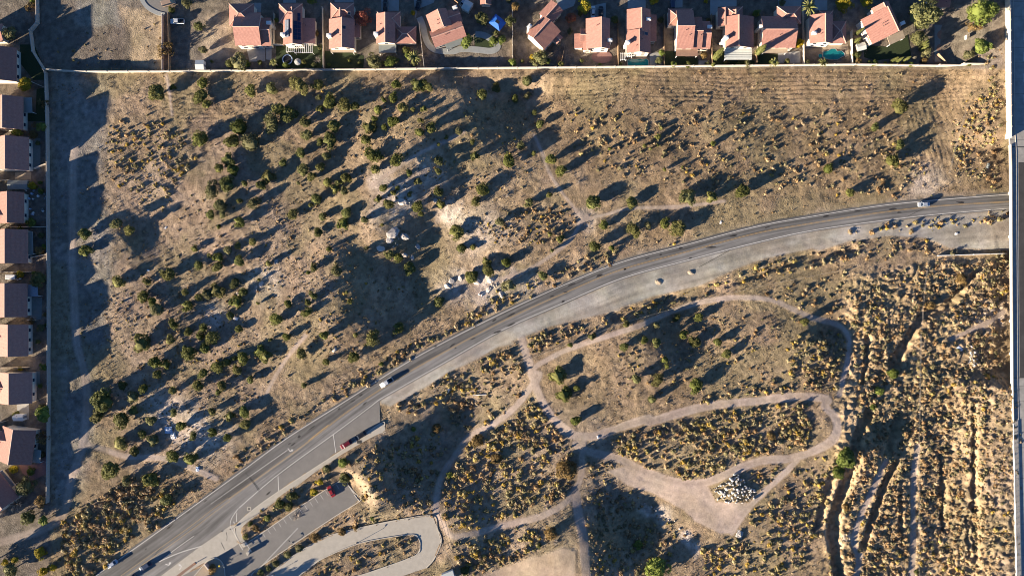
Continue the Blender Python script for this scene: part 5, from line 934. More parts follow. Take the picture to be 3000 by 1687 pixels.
def cypress(fr, b, t, w, lb):
    (bx_, by_), (tx, ty) = zp(fr, *b), zp(fr, *t); d0 = math.hypot(bx_-1500, by_-843); d1 = math.hypot(tx-1500, ty-843); h = HC*(1-d0/d1); h = min(14, max(3, h)); x, y = g(bx_, by_)
    e = empty('cypress_tree', (x, y, 0), R.uniform(0,6)); tag(e, lb, 'tree', 'slim cypresses'); tr_ = bpy.data.objects.new('trunk', TRUNK[0]); col.objects.link(tr_); tr_.parent = e; tr_.scale = (w*.8, w*.8, h*.25)
    c = bpy.data.objects.new('crown', CROWN['cypress'][ntree[0] % 2]); ntree[0] += 1; col.objects.link(c); c.parent = e; c.location = (0,0,h*.51); c.scale = (w, w, h*.5); c.material_slots[0].link = 'OBJECT'; c.material_slots[0].material = MAT['leaf_cypress']
for a in [('c4',(1232,750),(1303,530),1.5,'tall cypress left of the white panel patio roof'),('c4',(1215,830),(1260,795),.9,'short cypress below the tall one by the cream wall'),('c4',(1758,695),(1862,515),1.5,'tall cypress right of the white panel patio roof'),('c5',(430,450),(575,345),.9,'slim cypress left of the right askew house'),('c5',(430,540),(530,470),.9,'second slim cypress left of the right askew house'),('c5',(455,572),(497,535),.8,'short cypress by the grey green shed'),('c5',(893,775),(1000,705),.8,'slim cypress by the wall, left of three'),('c5',(945,780),(1055,705),.8,'slim cypress by the wall, middle of three'),('c5',(1040,770),(1150,700),.8,'slim cypress by the wall, right of three'),('c5',(1230,590),(1375,520),.8,'slim cypress left of the sport court, upper'),('c5',(1240,622),(1388,555),.8,'slim cypress left of the sport court, middle'),('c5',(1240,648),(1385,585),.8,'slim cypress left of the sport court, lower')]: cypress(*a)
for fr, x, y, r, h, lb in [('c2',862,770,45,4.5,'slim palm with thin trunk beside the patio slab'),('c4',2430,95,95,6,'large spiky palm at the top between two houses'),('c4',2000,780,58,2.5,'pale palm below the cypress shadowed house'),('c5',50,785,62,2.5,'palm beside the free form pool'),('c3',60,720,85,3,'bushy palm left of the dark garden')]:
    px, py = zp(fr, x, y); rr = r/Z[fr][2]/S; x_, y_ = g(px, py, h); e = empty('palm_tree', (x_, y_, 0), R.uniform(0,6)); tag(e, lb, 'palm', 'palms in the yards'); mb = MB(); mb.tube([(0,0,-.1),(.05,0,h*.5),(0,0,h)], [.2,.15,.13], 7); mb.build('trunk','bark_pale',e); c = bpy.data.objects.new('crown', PALM[ntree[0] % 2]); ntree[0] += 1; col.objects.link(c); c.parent = e; c.location = (0,0,h); c.scale = (rr*1.1,rr*1.1,rr*1.1)
# trees just outside the frame whose shadows reach into it
for k, (px, py, r) in enumerate([(-70,330,3.5),(-90,560,3.0),(-60,760,3.2),(-80,900,3.0),(-60,1020,3.4),(-110,1180,3.6),(-80,1290,3.2),(-90,1560,3.8),(-50,1660,3.4),(-120,430,3),(575,1730,2.6),(615,1765,3.0),(660,1775,2.6),(760,1740,2.5),(800,1770,2.6),(520,1760,3.0),(-170,640,3.5),(-160,240,3.6),(-22,296,3.0),(-22,396,3.2),(-22,536,3.2),(-22,668,3.2),(-22,806,3.0),(-24,942,3.0),(-60,460,3.4),(-60,600,3.4)]):
    tree('shade_tree', 'shade tree just beyond the '+('left' if px < 0 else 'bottom')+' edge of the view', px, py, r, 'wide', 'leaf_broad', 1.15, 'trees beyond the view')

# ------------------------------------------------------------------ scrub
def shrub_mesh(seed, n=52):
    V, F = leafball(seed, n, 6, .26, .8, .62, (.28,.58), core=False, tuft=.25, zmin=-.5); r = np.random.default_rng(seed); cv = []; nu = 7
    for a, (rr, z) in enumerate(((.66,-.45),(.60,.0),(.36,.30))):
        for e in range(nu): q = rr*(1+.2*r.normal()); cv.append((q*math.cos(2*math.pi*e/nu+a*.3), q*math.sin(2*math.pi*e/nu+a*.3), z*(1+.2*r.normal())))
    cv.append((0,0,.40)); b = len(V); cf = [(b+a*nu+e, b+a*nu+(e+1)%nu, b+(a+1)*nu+(e+1)%nu, b+(a+1)*nu+e) for a in range(2) for e in range(nu)] + [(b+2*nu+e, b+2*nu+(e+1)%nu, b+3*nu, b+3*nu) for e in range(nu)]
    return np.r_[V, np.array(cv)] + np.array([0,0,.42]), np.r_[F, np.array(cf)]
SH = [shrub_mesh(500+i) for i in range(12)]
foliage('shrub_gold', (.29,.225,.10), (.45,.36,.165), None, True, .2); foliage('shrub_tan', (.26,.195,.12), (.42,.32,.195), None, True, .15)
#      polygon, per m2, radius range, share of golden bushes, tone, where
SC = [
 (zl('A',(0,540),(200,440),(450,470),(770,520),(800,800),(600,1000),(560,1180),(350,1130),(200,1000),(0,950)), .42, (.35,.8), .6, 1.0, 'in the upper left golden thicket'),
 (zl('A',(150,240),(560,200),(560,470),(150,470)), .05, (.3,.6), .7, 1.0, 'on upper left raked ground'),
 (zl('R1',(650,960),(1200,480),(1450,380),(1900,420),(2130,480),(1600,900),(1000,1420),(640,1500)), .5, (.55,1.25), .35, .9, 'in the bottom left corner thicket'),
 ([(1650,325),(1900,300),(2200,315),(2560,330),(2720,500),(2620,570),(2300,560),(2000,560),(1750,480),(1640,400)], .16, (.35,.85), .08, 1.05, 'on the brown upper right lot'),
 ([(1650,215),(2800,212),(2700,320),(1700,320)], .022, (.3,.6), .15, 1.1, 'on the furrowed top ground'),
 (zl('K',(1200,60),(1300,-60),(1530,-60),(1520,700),(1150,600),(1110,420)), .5, (.4,.8), .2, 1.0, 'in the highway brush strip'),
 (zl('F',(250,160),(560,60),(1000,-20),(1150,100),(1080,250),(800,360),(420,300)), .38, (.35,.75), .1, .95, 'inside the dirt trail bend'),
 ([(430,640),(620,560),(900,540),(1010,680),(1040,780),(1000,920),(860,1110),(640,1260),(480,1330),(330,1200),(300,900)], .15, (.22,.55), .06, .85, 'among the left lot junipers'),
 ([(900,250),(1250,240),(1350,420),(1300,640),(1100,560),(950,480)], .10, (.25,.55), .1, .85, 'among the middle lot junipers'),
 ([(x, y-14) for x, y in NORTH[3:11]] + [(x-12, y-44) for x, y in NORTH[10:2:-1]], .42, (.4,.95), .4, .95, 'along the north verge of the road'),
 ([(x, y-12) for x, y in NORTH[10:17]] + [(x, y-34) for x, y in NORTH[16:9:-1]], .10, (.3,.6), .3, 1.0, 'along the upper road verge'),
 (zl('F',(700,1130),(900,1055),(1500,910),(2029,760),(2029,830),(1400,1010),(1000,1160),(740,1250)), .45, (.45,.9), .4, .95, 'in the roadside hedge'),
 (zl('J',(0,760),(300,660),(600,590),(800,500),(1000,420),(1400,330),(1690,300),(1690,400),(1400,440),(1000,540),(500,660),(0,820)), .45, (.45,.95), .55, .95, 'in the long shoulder brush line'),
 (zl('K',(280,1100),(700,1030),(1000,1000),(1300,960),(1560,930),(1560,1010),(1000,1070),(400,1115)), .42, (.45,.9), .5, .95, 'above the right dirt lane'),
 (zl('K',(0,1270),(250,1200),(600,1150),(900,1170),(1050,1240),(1570,1275),(1570,1290),(900,1310),(0,1330)), .40, (.4,.8), .4, .95, 'below the dirt lane at right'),
 ([(2480,850),(2700,770),(2945,755),(2930,900),(2925,1110),(2880,1160),(2905,1687),(2960,1700),(2430,1700),(2450,1500),(2520,1250)], .58, (.3,.9), .05, 1.0, 'in the dense lower right scrub'),
 ([(2860,1140),(2960,1140),(2975,1690),(2880,1690)], .4, (.3,.7), .05, 1.0, 'on the highway embankment'),
 (zl('M',(500,290),(760,170),(1000,40),(1180,120),(1280,220),(1400,400),(1400,640),(1200,850),(700,1000),(330,1060),(260,940),(300,600)), .34, (.55,1.1), .72, 1.0, 'in the lower centre thicket'),
 (zl('N',(-20,300),(300,180),(600,100),(860,30),(1200,-20),(1620,-10),(1690,120),(1640,320),(1500,395),(1250,420),(1000,500),(820,610),(600,600),(400,560),(100,430)), .48, (.5,1.05), .45, 1.0, 'in the big scrub island'),
 (zl('N',(1150,560),(1300,490),(1460,480),(1400,580),(1260,640),(1180,690)), .42, (.45,.9), .5, 1.0, 'beside the white rubble pile'),
 (zl('N',(1430,700),(1600,540),(1830,400),(1880,600),(1760,1000),(1650,1250),(1500,1449),(740,1449),(760,1230),(1100,1150),(1120,960),(1200,880)), .34, (.5,1.0), .65, 1.0, 'right of the rubble pile'),
 (zl('M',(350,1130),(1100,1030),(1250,1180),(560,1449),(400,1420)), .42, (.5,1.05), .35, 1.0, 'between the two bottom dirt tracks'),
 (zl('M',(1505,760),(1850,800),(2000,950),(2150,1100),(2250,1200),(2100,1449),(1540,1449)), .36, (.45,1.0), .15, .7, 'in the shaded hollow at bottom centre'),
 (zl('M',(1500,470),(1680,470),(1830,620),(1720,660),(1500,640)), .40, (.5,.95), .6, 1.0, 'on the path junction island'),
 (zl('M',(1495,720),(1850,740),(2000,850),(2300,1100),(2250,1150),(1950,900),(1480,790)), .4, (.4,.8), .4, 1.1, 'on the pale rim above the shaded hollow'),
 (zl('L',(1240,470),(1500,300),(2029,250),(1990,900),(1700,900),(1350,860),(1260,640)), .36, (.45,1.0), .2, .75, 'in the parking lot hollow'),
 (zl('P',(430,710),(700,560),(1200,290),(1480,200),(1560,420),(1450,600),(1000,900),(900,700),(500,800)), .36, (.5,1.05), .3, 1.0, 'in the triangle below the shoulder'),
 (zl('P',(1100,930),(1400,700),(1650,560),(1900,900),(1950,960),(1850,1050),(1300,1000)), .30, (.5,1.0), .6, 1.0, 'left of the dirt path bend'),
 (zl('J',(0,960),(500,750),(1300,760),(1630,900),(1640,1150),(1400,1280),(600,1400),(0,1449)), .11, (.3,.75), .12, 1.0, 'inside the upper dirt loop'),
 (zl('J',(1280,930),(1640,880),(1660,1050),(1560,1330),(1300,1330),(600,1430),(560,1390),(1250,1250)), .42, (.5,1.0), .4, 1.0, 'on the inner edge of the dirt loop'),
 (zl('J',(1000,610),(1690,450),(1690,880),(1600,830),(1250,700),(1050,650)), .16, (.4,.85), .1, 1.0, 'above the upper dirt loop'),
 (zl('L',(1020,1320),(1290,1200),(1500,1150),(1750,1110),(1810,1190),(1760,1260),(1300,1420),(900,1470)), .20, (.45,.85), .25, .9, 'in the island of the loop driveway'),
 (zl('L',(1400,850),(1900,880),(1930,930),(1640,960),(1330,1010),(1200,1060),(1040,1100),(1100,1000),(1300,880)), .20, (.4,.8), .35, .95, 'on the verge above the loop driveway'),
 (zl('L',(380,960),(560,830),(780,700),(930,600),(1120,560),(1120,630),(800,840),(600,980),(360,1140),(330,1080)), .16, (.35,.8), .4, .9, 'on the planted parking bank'),
 (zl('B',(1250,180),(1600,120),(1950,420),(1900,1000),(1300,1100),(1250,600)), .11, (.25,.55), .15, .8, 'in the dark hollow of the middle lot'),
 (zl('E',(620,450),(1300,650),(1250,1000),(500,1400),(350,1300)), .16, (.3,.6), .2, .75, 'in the dark hollow of the lower lot'),
 (zl('S2',(600,100),(1200,0),(1200,1400),(650,1400)), .012, (.25,.5), .1, .8, 'along the block wall strip'),
 (zl('c1',(700,300),(2040,250),(2040,880),(600,860)), .05, (.25,.5), .2, .85, 'in the rough side yard at top left'),
 (zl('c5',(2060,600),(2260,560),(2240,1400),(2000,1400)), .3, (.4,.8), .25, 1.0, 'at the foot of the sound wall'),
]
SP = []
gxi = lambda x: np.clip(np.searchsorted(xs, x), 0, len(xs)-1); gyi = lambda y: np.clip(np.searchsorted(ys, y), 0, len(ys)-1)
for zi, (poly, den, (r0, r1), gold, tone, where) in enumerate(SC):
    P = np.array(poly); x0, y0 = P.min(0)-14; x1, y1 = P.max(0)+14; n = int((x1-x0)*(y1-y0)/S/S*den*1.75)
    qx_ = rng.uniform(x0, x1, n); qy_ = rng.uniform(y0, y1, n)
    lx, ly = (qx_-1500)/S, (843.5-qy_)/S; ok = rng.random(n) < 1 - sst(-16, 13, sdf(qx_, qy_, poly) + fbm(lx/4, ly/4, 170, 2)*26); j, i = gyi(ly), gxi(lx)
    ok &= ((worn if 'above the right dirt lane' not in where else dpath)[j, i] > 3) & (sink[j, i] < .05) & (gul[j, i] > -.9)
    ok &= rng.random(n) < np.clip(.78 + 1.1*fbm(lx/7, ly/7, 120+zi, 3), .15, 1)
    qx_, qy_ = qx_[ok], qy_[ok]; x, y, z = gt_arr(qx_, qy_); rad = (r0*.6 + (r1*1.2-r0*.6)*rng.random(len(x))**1.7)*rng.uniform(.8,1.15,len(x))
    isg = rng.random(len(x)) < np.clip(gold + .9*fbm(lx[ok]/9, ly[ok]/9, 150, 2), 0, 1)
    for a in range(len(x)): SP.append((x[a], y[a], z[a], rad[a], bool(isg[a]), tone, zi, qx_[a], qy_[a]))
gold_tints = [(1.0,1.0,1.0),(1.06,1.04,.8),(.92,.97,1.2),(1.05,.9,.45),(.62,.68,.72)]; tan_tints = [(1,1,1),(1.1,1.02,.92),(.72,.80,.72),(.50,.58,.50),(1.15,1.0,.8),(.70,.58,.46)]
BM = {}
for gi, (nm, mm) in enumerate((('dry_shrub','shrub_tan'),('rabbitbrush','shrub_gold'))):
    tints = (tan_tints, gold_tints)[gi]; meshes = []
    for si, (V, F) in enumerate(SH):
        for ti, t in enumerate(tints):
            me = np_mesh(nm, V, F); a = me.color_attributes.new('tint', 'FLOAT_COLOR', 'POINT'); a.data.foreach_set('color', np.tile(np.array([*t, 1], np.float32), (len(V),1)).ravel()); me.materials.append(MAT[mm]); meshes.append(me)
    items = sorted([s for s in SP if s[4] == bool(gi) ], key=lambda s: -s[3]); inv = [s for s in items if 0 < s[7] < 3000 and 0 < s[8] < 1687]
    big = set(id(s) for s in inv[:290])
    words = (['tan','sandy','sage','dark olive','pale','brown'],['golden','yellow','straw','orange','olive'])[gi]; cells = {}
    for q, s in enumerate(inv[:290]):
        zb = np.array(SC[s[6]][0]); lo_, hi_ = zb.min(0), zb.max(0); cx_ = min(2, int(3*(s[7]-lo_[0])/(hi_[0]-lo_[0]))); cy_ = min(2, int(3*(s[8]-lo_[1])/(hi_[1]-lo_[1])))
        cells.setdefault((s[6], cx_, cy_, (q*3+q//7) % len(tints)), []).append((s[7], q, s))
    for (zi, cx_, cy_, ti), lst in cells.items():
        for oi_, (_, q, s) in enumerate(sorted(lst, key=lambda t: t[0])):
            o = bpy.data.objects.new(nm, meshes[(q % len(SH))*len(tints)+ti]); col.objects.link(o); o.location = (s[0], s[1], s[2]-.08); o.rotation_euler = (0,0,R.uniform(0,6.28)); o.scale = (s[3], s[3]*R.uniform(.85,1.15), s[3]*R.uniform(.85,1.15))
            place = (['upper','middle','lower'][cy_]+' '+['left','centre','right'][cx_]).replace('middle centre','centre')
            lb = f"{words[ti]} shrub {SC[zi][5]}, {place}"
            if len(lst) > 1: lb += f", {ORD[oi_] if oi_ < 18 else 'last'} from left"
            tag(o, lb, 'shrub', ('golden' if gi else 'tan')+' shrubs '+SC[zi][5])
    rest = [s for s in items if id(s) not in big]; VS, FS, CS, base = [], [], [], 0
    for q, s in enumerate(rest):
        V, F = SH[q % len(SH)]; a = R.uniform(0,6.28); c_, s_ = math.cos(a)*s[3], math.sin(a)*s[3]; W_ = np.empty_like(V); ex = R.uniform(.6,1.5)
        W_[:,0] = V[:,0]*c_ - V[:,1]*s_*ex + s[0]; W_[:,1] = V[:,0]*s_ + V[:,1]*c_*ex + s[1]; W_[:,2] = V[:,2]*s[3]*R.uniform(.75,1.1) + s[2]-.08
        t = np.array(tints[R.randrange(len(tints))])*R.uniform(.8,1.15); VS.append(W_); FS.append(F+base); base += len(V); CS.append(np.tile(np.r_[t, 1].astype(np.float32), (len(V),1)))
    V = np.concatenate(VS); F = np.concatenate(FS); tri = F[:,2] == F[:,3]
    me = bpy.data.meshes.new(nm); Fq = F[~tri]; Ft = F[tri][:, :3]; L = np.r_[Fq.ravel(), Ft.ravel()].astype(np.int32)
    me.vertices.add(len(V)); me.vertices.foreach_set('co', V.astype(np.float32).ravel()); me.loops.add(len(L)); me.loops.foreach_set('vertex_index', L); me.polygons.add(len(F))
    me.polygons.foreach_set('loop_start', np.r_[np.arange(len(Fq))*4, len(Fq)*4 + np.arange(len(Ft))*3].astype(np.int32)); me.update(calc_edges=True)
    a = me.color_attributes.new('tint', 'FLOAT_COLOR', 'POINT'); a.data.foreach_set('color', np.concatenate(CS).ravel())
    o = link('rabbitbrush_scrub' if gi else 'dry_scrub', me, None, mm); tag(o, 'countless small golden rabbitbrush bushes all over the scrubland' if gi else 'countless small tan and grey dry bushes over the scrubland', 'scrub', kind='stuff')
    print(nm, len(items), 'tris', len(Fq)*2+len(Ft))

# dry grass tufts between everything else
foliage('grass_straw', (.27,.205,.125), (.40,.31,.19), None, True, .1)
n = 62000; qx_ = rng.uniform(150, 2990, n); qy_ = rng.uniform(195, 1700, n); lx, ly = (qx_-1500)/S, (843.5-qy_)/S; j, i = gyi(ly), gxi(lx)
ok = (worn[j, i] > 2) & (sink[j, i] < .02) & (yard[j, i] < .1) & (dN[j, i] > 5.5) & (rng.random(n) < np.clip(.55 + 1.5*fbm(lx/13, ly/13, 201, 4), .06, 1))
x, y, z = gt_arr(qx_[ok], qy_[ok]); m_ = len(x); rad = rng.uniform(.12,.42,m_)*rng.uniform(.7,1.2,m_); hh = rad*rng.uniform(.8,1.5,m_); nb_ = 5
ang = rng.uniform(0,6.28,(m_,nb_)); tilt = rng.uniform(.4,1.1,(m_,nb_)); wd = .55
base = np.stack([x,y,z-.03],-1)[:,None,:]; tip = base + np.stack([np.cos(ang)*rad[:,None]*tilt, np.sin(ang)*rad[:,None]*tilt, np.repeat(hh[:,None],nb_,1)*rng.uniform(.6,1.1,(m_,nb_))],-1)
side = np.stack([-np.sin(ang),np.cos(ang),np.zeros_like(ang)],-1)*(rad*wd)[:,None,None]; VG = np.stack([base+side, base-side, tip],2).reshape(-1,3)
me = np_mesh('dry_grass', VG, np.arange(len(VG)).reshape(-1,3)); tt = np.repeat(rng.uniform(.6,1.2,m_), nb_*3); a = me.color_attributes.new('tint','FLOAT_COLOR','POINT'); a.data.foreach_set('color', np.stack([tt,tt*rng.uniform(.96,1.02),tt*.97,np.ones_like(tt)],-1).astype(np.float32).ravel())
tag(link('dry_grass', me, None, 'grass_straw'), 'thin dry straw grass tufts strewn over the bare soil', 'grass', kind='stuff')

# ------------------------------------------------------------------ vehicles
mat('tyre', (.018,.018,.018), .85, .1, 5); mat('wheel_rim', (.45,.45,.46), .35, .05, 5, metal=.8); mat('head_lamp', (.75,.75,.72), .15, .02, 3, spec=.6); mat('tail_lamp', (.30,.015,.012), .2, .05, 3, spec=.6); mat('black_plastic', (.02,.02,.022), .6, .1, 4)
def paint(name, c):
    if name in MAT: return name
    m, n, l, b = nodes_of(name); b.inputs['Base Color'].default_value = rgba(c); b.inputs['Roughness'].default_value = .28; b.inputs['Coat Weight'].default_value = .6; b.inputs['Coat Roughness'].default_value = .08; b.inputs['Metallic'].default_value = .15
    no = n.new('ShaderNodeTexNoise'); no.inputs['Scale'].default_value = 3; rr = n.new('ShaderNodeMapRange'); rr.inputs[3].default_value = .22; rr.inputs[4].default_value = .42; l.new(no.outputs['Fac'], rr.inputs[0]); l.new(rr.outputs[0], b.inputs['Roughness']); MAT[name] = m; return name
paint('car_white', (.72,.72,.70)); paint('car_silver', (.42,.46,.52)); paint('car_red', (.30,.018,.022)); paint('car_black', (.012,.013,.016)); paint('car_blue', (.03,.05,.10)); paint('car_maroon', (.15,.010,.016)); paint('car_grey', (.12,.13,.14)); paint('car_tan', (.36,.26,.19))
def sec(x, hw, z0, z1, ch): return [(x,-hw+ch,z0),(x,hw-ch,z0),(x,hw,z0+ch),(x,hw,z1-ch),(x,hw-ch,z1),(x,-hw+ch,z1),(x,-hw,z1-ch),(x,-hw,z0+ch)]
def car(label, name, kind, px, py, ang, col_, z=.05):
    """body, glass house, roof, four wheels, lamps and mirrors; x forward"""
    x, y = g(px, py, .8); e = empty(name, (x, y, z), math.radians(ang)); tag(e, label, {'pickup':'pickup','suv':'car','sedan':'car','van':'van'}[kind])
    k = {'sedan': dict(L=4.6,W=.90,b=.78,h=1.45,cab=[(-1.55,.62,.9),(-1.0,.60,1.40),(.55,.60,1.44),(1.25,.64,.92)]), 'suv': dict(L=4.8,W=.95,b=.95,h=1.75,cab=[(-2.2,.72,1.0),(-1.9,.68,1.68),(.6,.68,1.74),(1.3,.74,1.05)]),
         'pickup': dict(L=5.6,W=.98,b=1.0,h=1.8,cab=[(-.85,.74,1.05),(-.65,.70,1.72),(.75,.70,1.78),(1.45,.76,1.08)]), 'van': dict(L=5.2,W=1.0,b=1.05,h=2.2,cab=[(-2.5,.86,1.1),(-2.45,.84,2.1),(1.2,.82,2.15),(2.0,.86,1.15)])}[kind]
    L, W, b = k['L'], k['W'], k['b']; mb = MB()
    mb.rings([sec(-L/2,W*.86,.38,b*.92,.10),sec(-L/2+.18,W*.97,.24,b*.99,.10),sec(-L*.28,W,.20,b,.12),sec(L*.05,W,.20,b+.02,.12),sec(L*.28,W,.20,b*.98,.12),sec(L/2-.35,W*.96,.22,b*.88,.12),sec(L/2-.06,W*.82,.30,b*.76,.12)]); mb.build('body', col_, e, smooth=False)
    c = k['cab']; mb = MB(); mb.rings([[(X,-w,zz),(X,w,zz),(X+.0001,w,zz+.0001),(X,-w,zz+.0001)] for X,w,zz in [c[0]]] + [], cap=False) if False else None
    w0 = W*.90; base = [(c[0][0],b-.02),(c[3][0],b-.02)]; mb = MB()
    bt = [(base[0][0],-w0,b-.03),(base[1][0],-w0,b-.03),(base[1][0],w0,b-.03),(base[0][0],w0,b-.03)]; tp = [(c[1][0],-c[1][1],c[1][2]),(c[2][0],-c[2][1],c[2][2]),(c[2][0],c[2][1],c[2][2]),(c[1][0],c[1][1],c[1][2])]
    mb.rings([bt, tp]); cab = mb.build('cabin_windows', 'glass', e)
    mb = MB(); mb.rings([[(p[0]+(.05 if i in (1,2) else -.05), p[1]*1.03, p[2]+.005) for i, p in enumerate(tp)], [(p[0]*.97, p[1]*.92, p[2]+.07) for p in tp]]); mb.build('roof_panel', col_, cab)
    for sx_ in (0, 3) , (1, 2): pass
    for s_ in (-1, 1):
        for u_, v_ in ((0,1),(3,2)):
            pass
    for (i0) in range(4): mb = MB(); mb.tube([bt[i0], (tp[i0][0], tp[i0][1]*1.0, tp[i0][2])], .055, 5); mb.build('pillar', col_, cab)
    if kind == 'pickup': mb = MB(); mb.box(-L/2+.15,-W*.8,b-.02,c[0][0]-.08,W*.8,b+.015); mb.build('cargo_bed', 'black_plastic', e)
    rw = .36 if kind in ('pickup','suv','van') else .32
    for fx in (-L*.30, L*.30):
        for s_ in (-1, 1):
            mb = MB(); mb.tube([(fx,s_*(W-.20),rw),(fx,s_*(W+.02),rw)], rw, 14); t_ = mb.build('wheel', 'tyre', e); mb = MB(); mb.tube([(fx,s_*(W+.01),rw),(fx,s_*(W+.035),rw)], rw*.6, 10); mb.build('rim', 'wheel_rim', t_)
    for s_ in (-1, 1):
        mb = MB(); mb.box(L/2-.22,s_*W*.66-.16,b*.62,L/2-.03,s_*W*.66+.16,b*.76); mb.build('headlight', 'head_lamp', e); mb = MB(); mb.box(-L/2-.02,s_*W*.74-.1,b*.62,-L/2+.12,s_*W*.74+.1,b*.88); mb.build('taillight', 'tail_lamp', e)
        mb = MB(); mb.box(c[3][0]-.45,s_*(W+.02)-.0,b-.02,c[3][0]-.28,s_*(W+.2),b+.14) if s_ > 0 else mb.box(c[3][0]-.45,s_*(W+.2),b-.02,c[3][0]-.28,s_*(W+.02),b+.14); mb.build('wing_mirror', col_, e)
    return e
Z['Y'] = (980,1060,3.15)
car('white pickup driving along the curving road','pickup_truck','pickup',*zp('Y',480,190),212,'car_white'); car('silver car near the highway bridge at the right end of the road','car','sedan',*zp('K',890,866),182,'car_silver')
car('dark red car parked at the turnout kerb behind the long shadow','car','suv',*zp('Y',105,760),212,'car_maroon'); car('black car parked at the turnout kerb ahead of the red one','car','suv',*zp('Y',237,680),212,'car_black')
car('red car with sunshade parked in the narrow parking lot','car','sedan',*zp('L',1072,730),118,'car_red'); car('dark blue car driving near the bottom left of the road','car','suv',*zp('R1',1540,1345),213,'car_blue'); car('dark car at the bottom edge of the road','car','suv',*zp('R1',1380,1475),213,'car_grey'); car('pale car on the north lane at the bottom left of the road','car','sedan',*zp('R1',1190,1320),213,'car_silver')
car('black car on the driveway beside the red autumn tree','car','sedan',*zp('c2',2255,70),88,'car_black',.06); car('black car on the driveway above the askew house','car','sedan',*zp('c3',108,60),75,'car_black',.06); car('white car on the driveway by the golden yellow tree','car','sedan',*zp('c3',2290,150),90,'car_white',.06); car('dark car beside the white one by the golden yellow tree','car','sedan',*zp('c3',2390,150),90,'car_black',.06); car('dark car on the driveway at top, above the brown patio cover house','car','suv',*zp('c4',725,45),90,'car_blue',.06)
car('white pickup parked in the dirt yard at top left','pickup_truck','pickup',*zp('c1',2212,270),180,'car_white',.06); car('tan and white van on the curved street at top left','van','van',*zp('c1',2110,40),15,'car_tan',.06); car('white van parked between two left column houses','van','van',*zp('S2',150,622),0,'car_white',.06); car('pale car at the top edge above the blue gazebo','car','sedan',*zp('c3',680,20),55,'car_silver',.06)

# ------------------------------------------------------------------ rubble, boulders, small things
mat('rubble', (.44,.425,.40), .9, .12, 2, .03, 5); mat('boulder', (.40,.37,.34), .95, .2, 1.2, .08, 3); mat('boulder_pale', (.58,.51,.44), .95, .15, 1.2, .06, 3); mat('tarp', (.70,.68,.66), .7, .08, 2)
def rock_mesh(seed, flat=.8):
    r = np.random.default_rng(seed); import bmesh
    bm = bmesh.new(); bmesh.ops.create_icosphere(bm, subdivisions=1, radius=1); 
    for v in bm.verts: v.co *= r.uniform(.62,1.1); v.co.z *= flat
    me = bpy.data.meshes.new('rock'); bm.to_mesh(me); bm.free(); return me
ROCK = [rock_mesh(i) for i in range(8)]
for me in ROCK: me.materials.append(MAT['rubble'])
p0 = gt(*zp('N',1020,730)); e = empty('rubble_pile', p0); tag(e, 'heap of white broken concrete rubble in the dirt clearing', 'rubble')
hull = zl('N',(850,700),(960,640),(1010,570),(1070,590),(1130,650),(1200,730),(1190,790),(1080,830),(960,825),(860,800)); n = 0
while n < 130:
    px, py = R.uniform(2090,2215), R.uniform(1380,1475)
    if not inside(np.array([px]), np.array([py]), hull)[0]: continue
    q = gt(px, py); s = R.uniform(.3,.85); o = bpy.data.objects.new('rubble_block', ROCK[n % 8]); col.objects.link(o); o.parent = e; hh = .9*math.exp(-((px-2150)/40)**2-((py-1432)/32)**2); o.location = (q[0]-p0[0], q[1]-p0[1], q[2]-p0[2]+.15+hh*R.uniform(.2,1)); o.rotation_euler = (R.uniform(0,6),R.uniform(0,6),R.uniform(0,6)); o.scale = (s, s*R.uniform(.6,1), s*R.uniform(.5,.9)); n += 1
p0 = gt(*zp('Q',1300,1010)); e = empty('rubble_pile', p0); tag(e, 'small heap of pinkish white rubble in the scrub near the highway', 'rubble')
for n in range(34):
    q = gt(*zp('Q', 1300+R.gauss(0,28), 1010+R.gauss(0,40))); s = R.uniform(.3,.7); o = bpy.data.objects.new('rubble_block', ROCK[n % 8]); col.objects.link(o); o.parent = e; o.location = (q[0]-p0[0],q[1]-p0[1],q[2]-p0[2]+.2); o.rotation_euler = (R.uniform(0,6),R.uniform(0,6),R.uniform(0,6)); o.scale = (s,s*.8,s*.7)
def big_rock(seed, fl=.55):
    r = np.random.default_rng(seed); import bmesh
    bm = bmesh.new(); bmesh.ops.create_icosphere(bm, subdivisions=3, radius=1)
    cs = r.normal(size=(10,3)); cs /= np.linalg.norm(cs,axis=1)[:,None]; lim = r.uniform(.62,.95,10)
    for v in bm.verts:
        c = np.array(v.co); 
        for d, l_ in zip(cs, lim):
            t = c@d
            if t > l_: c = c - d*(t-l_)*.9
        c *= 1 + .05*r.normal(); v.co = c; v.co.z *= fl
    me = bpy.data.meshes.new('boulder'); bm.to_mesh(me); bm.free(); return me
BR = [big_rock(20+i) for i in range(5)]
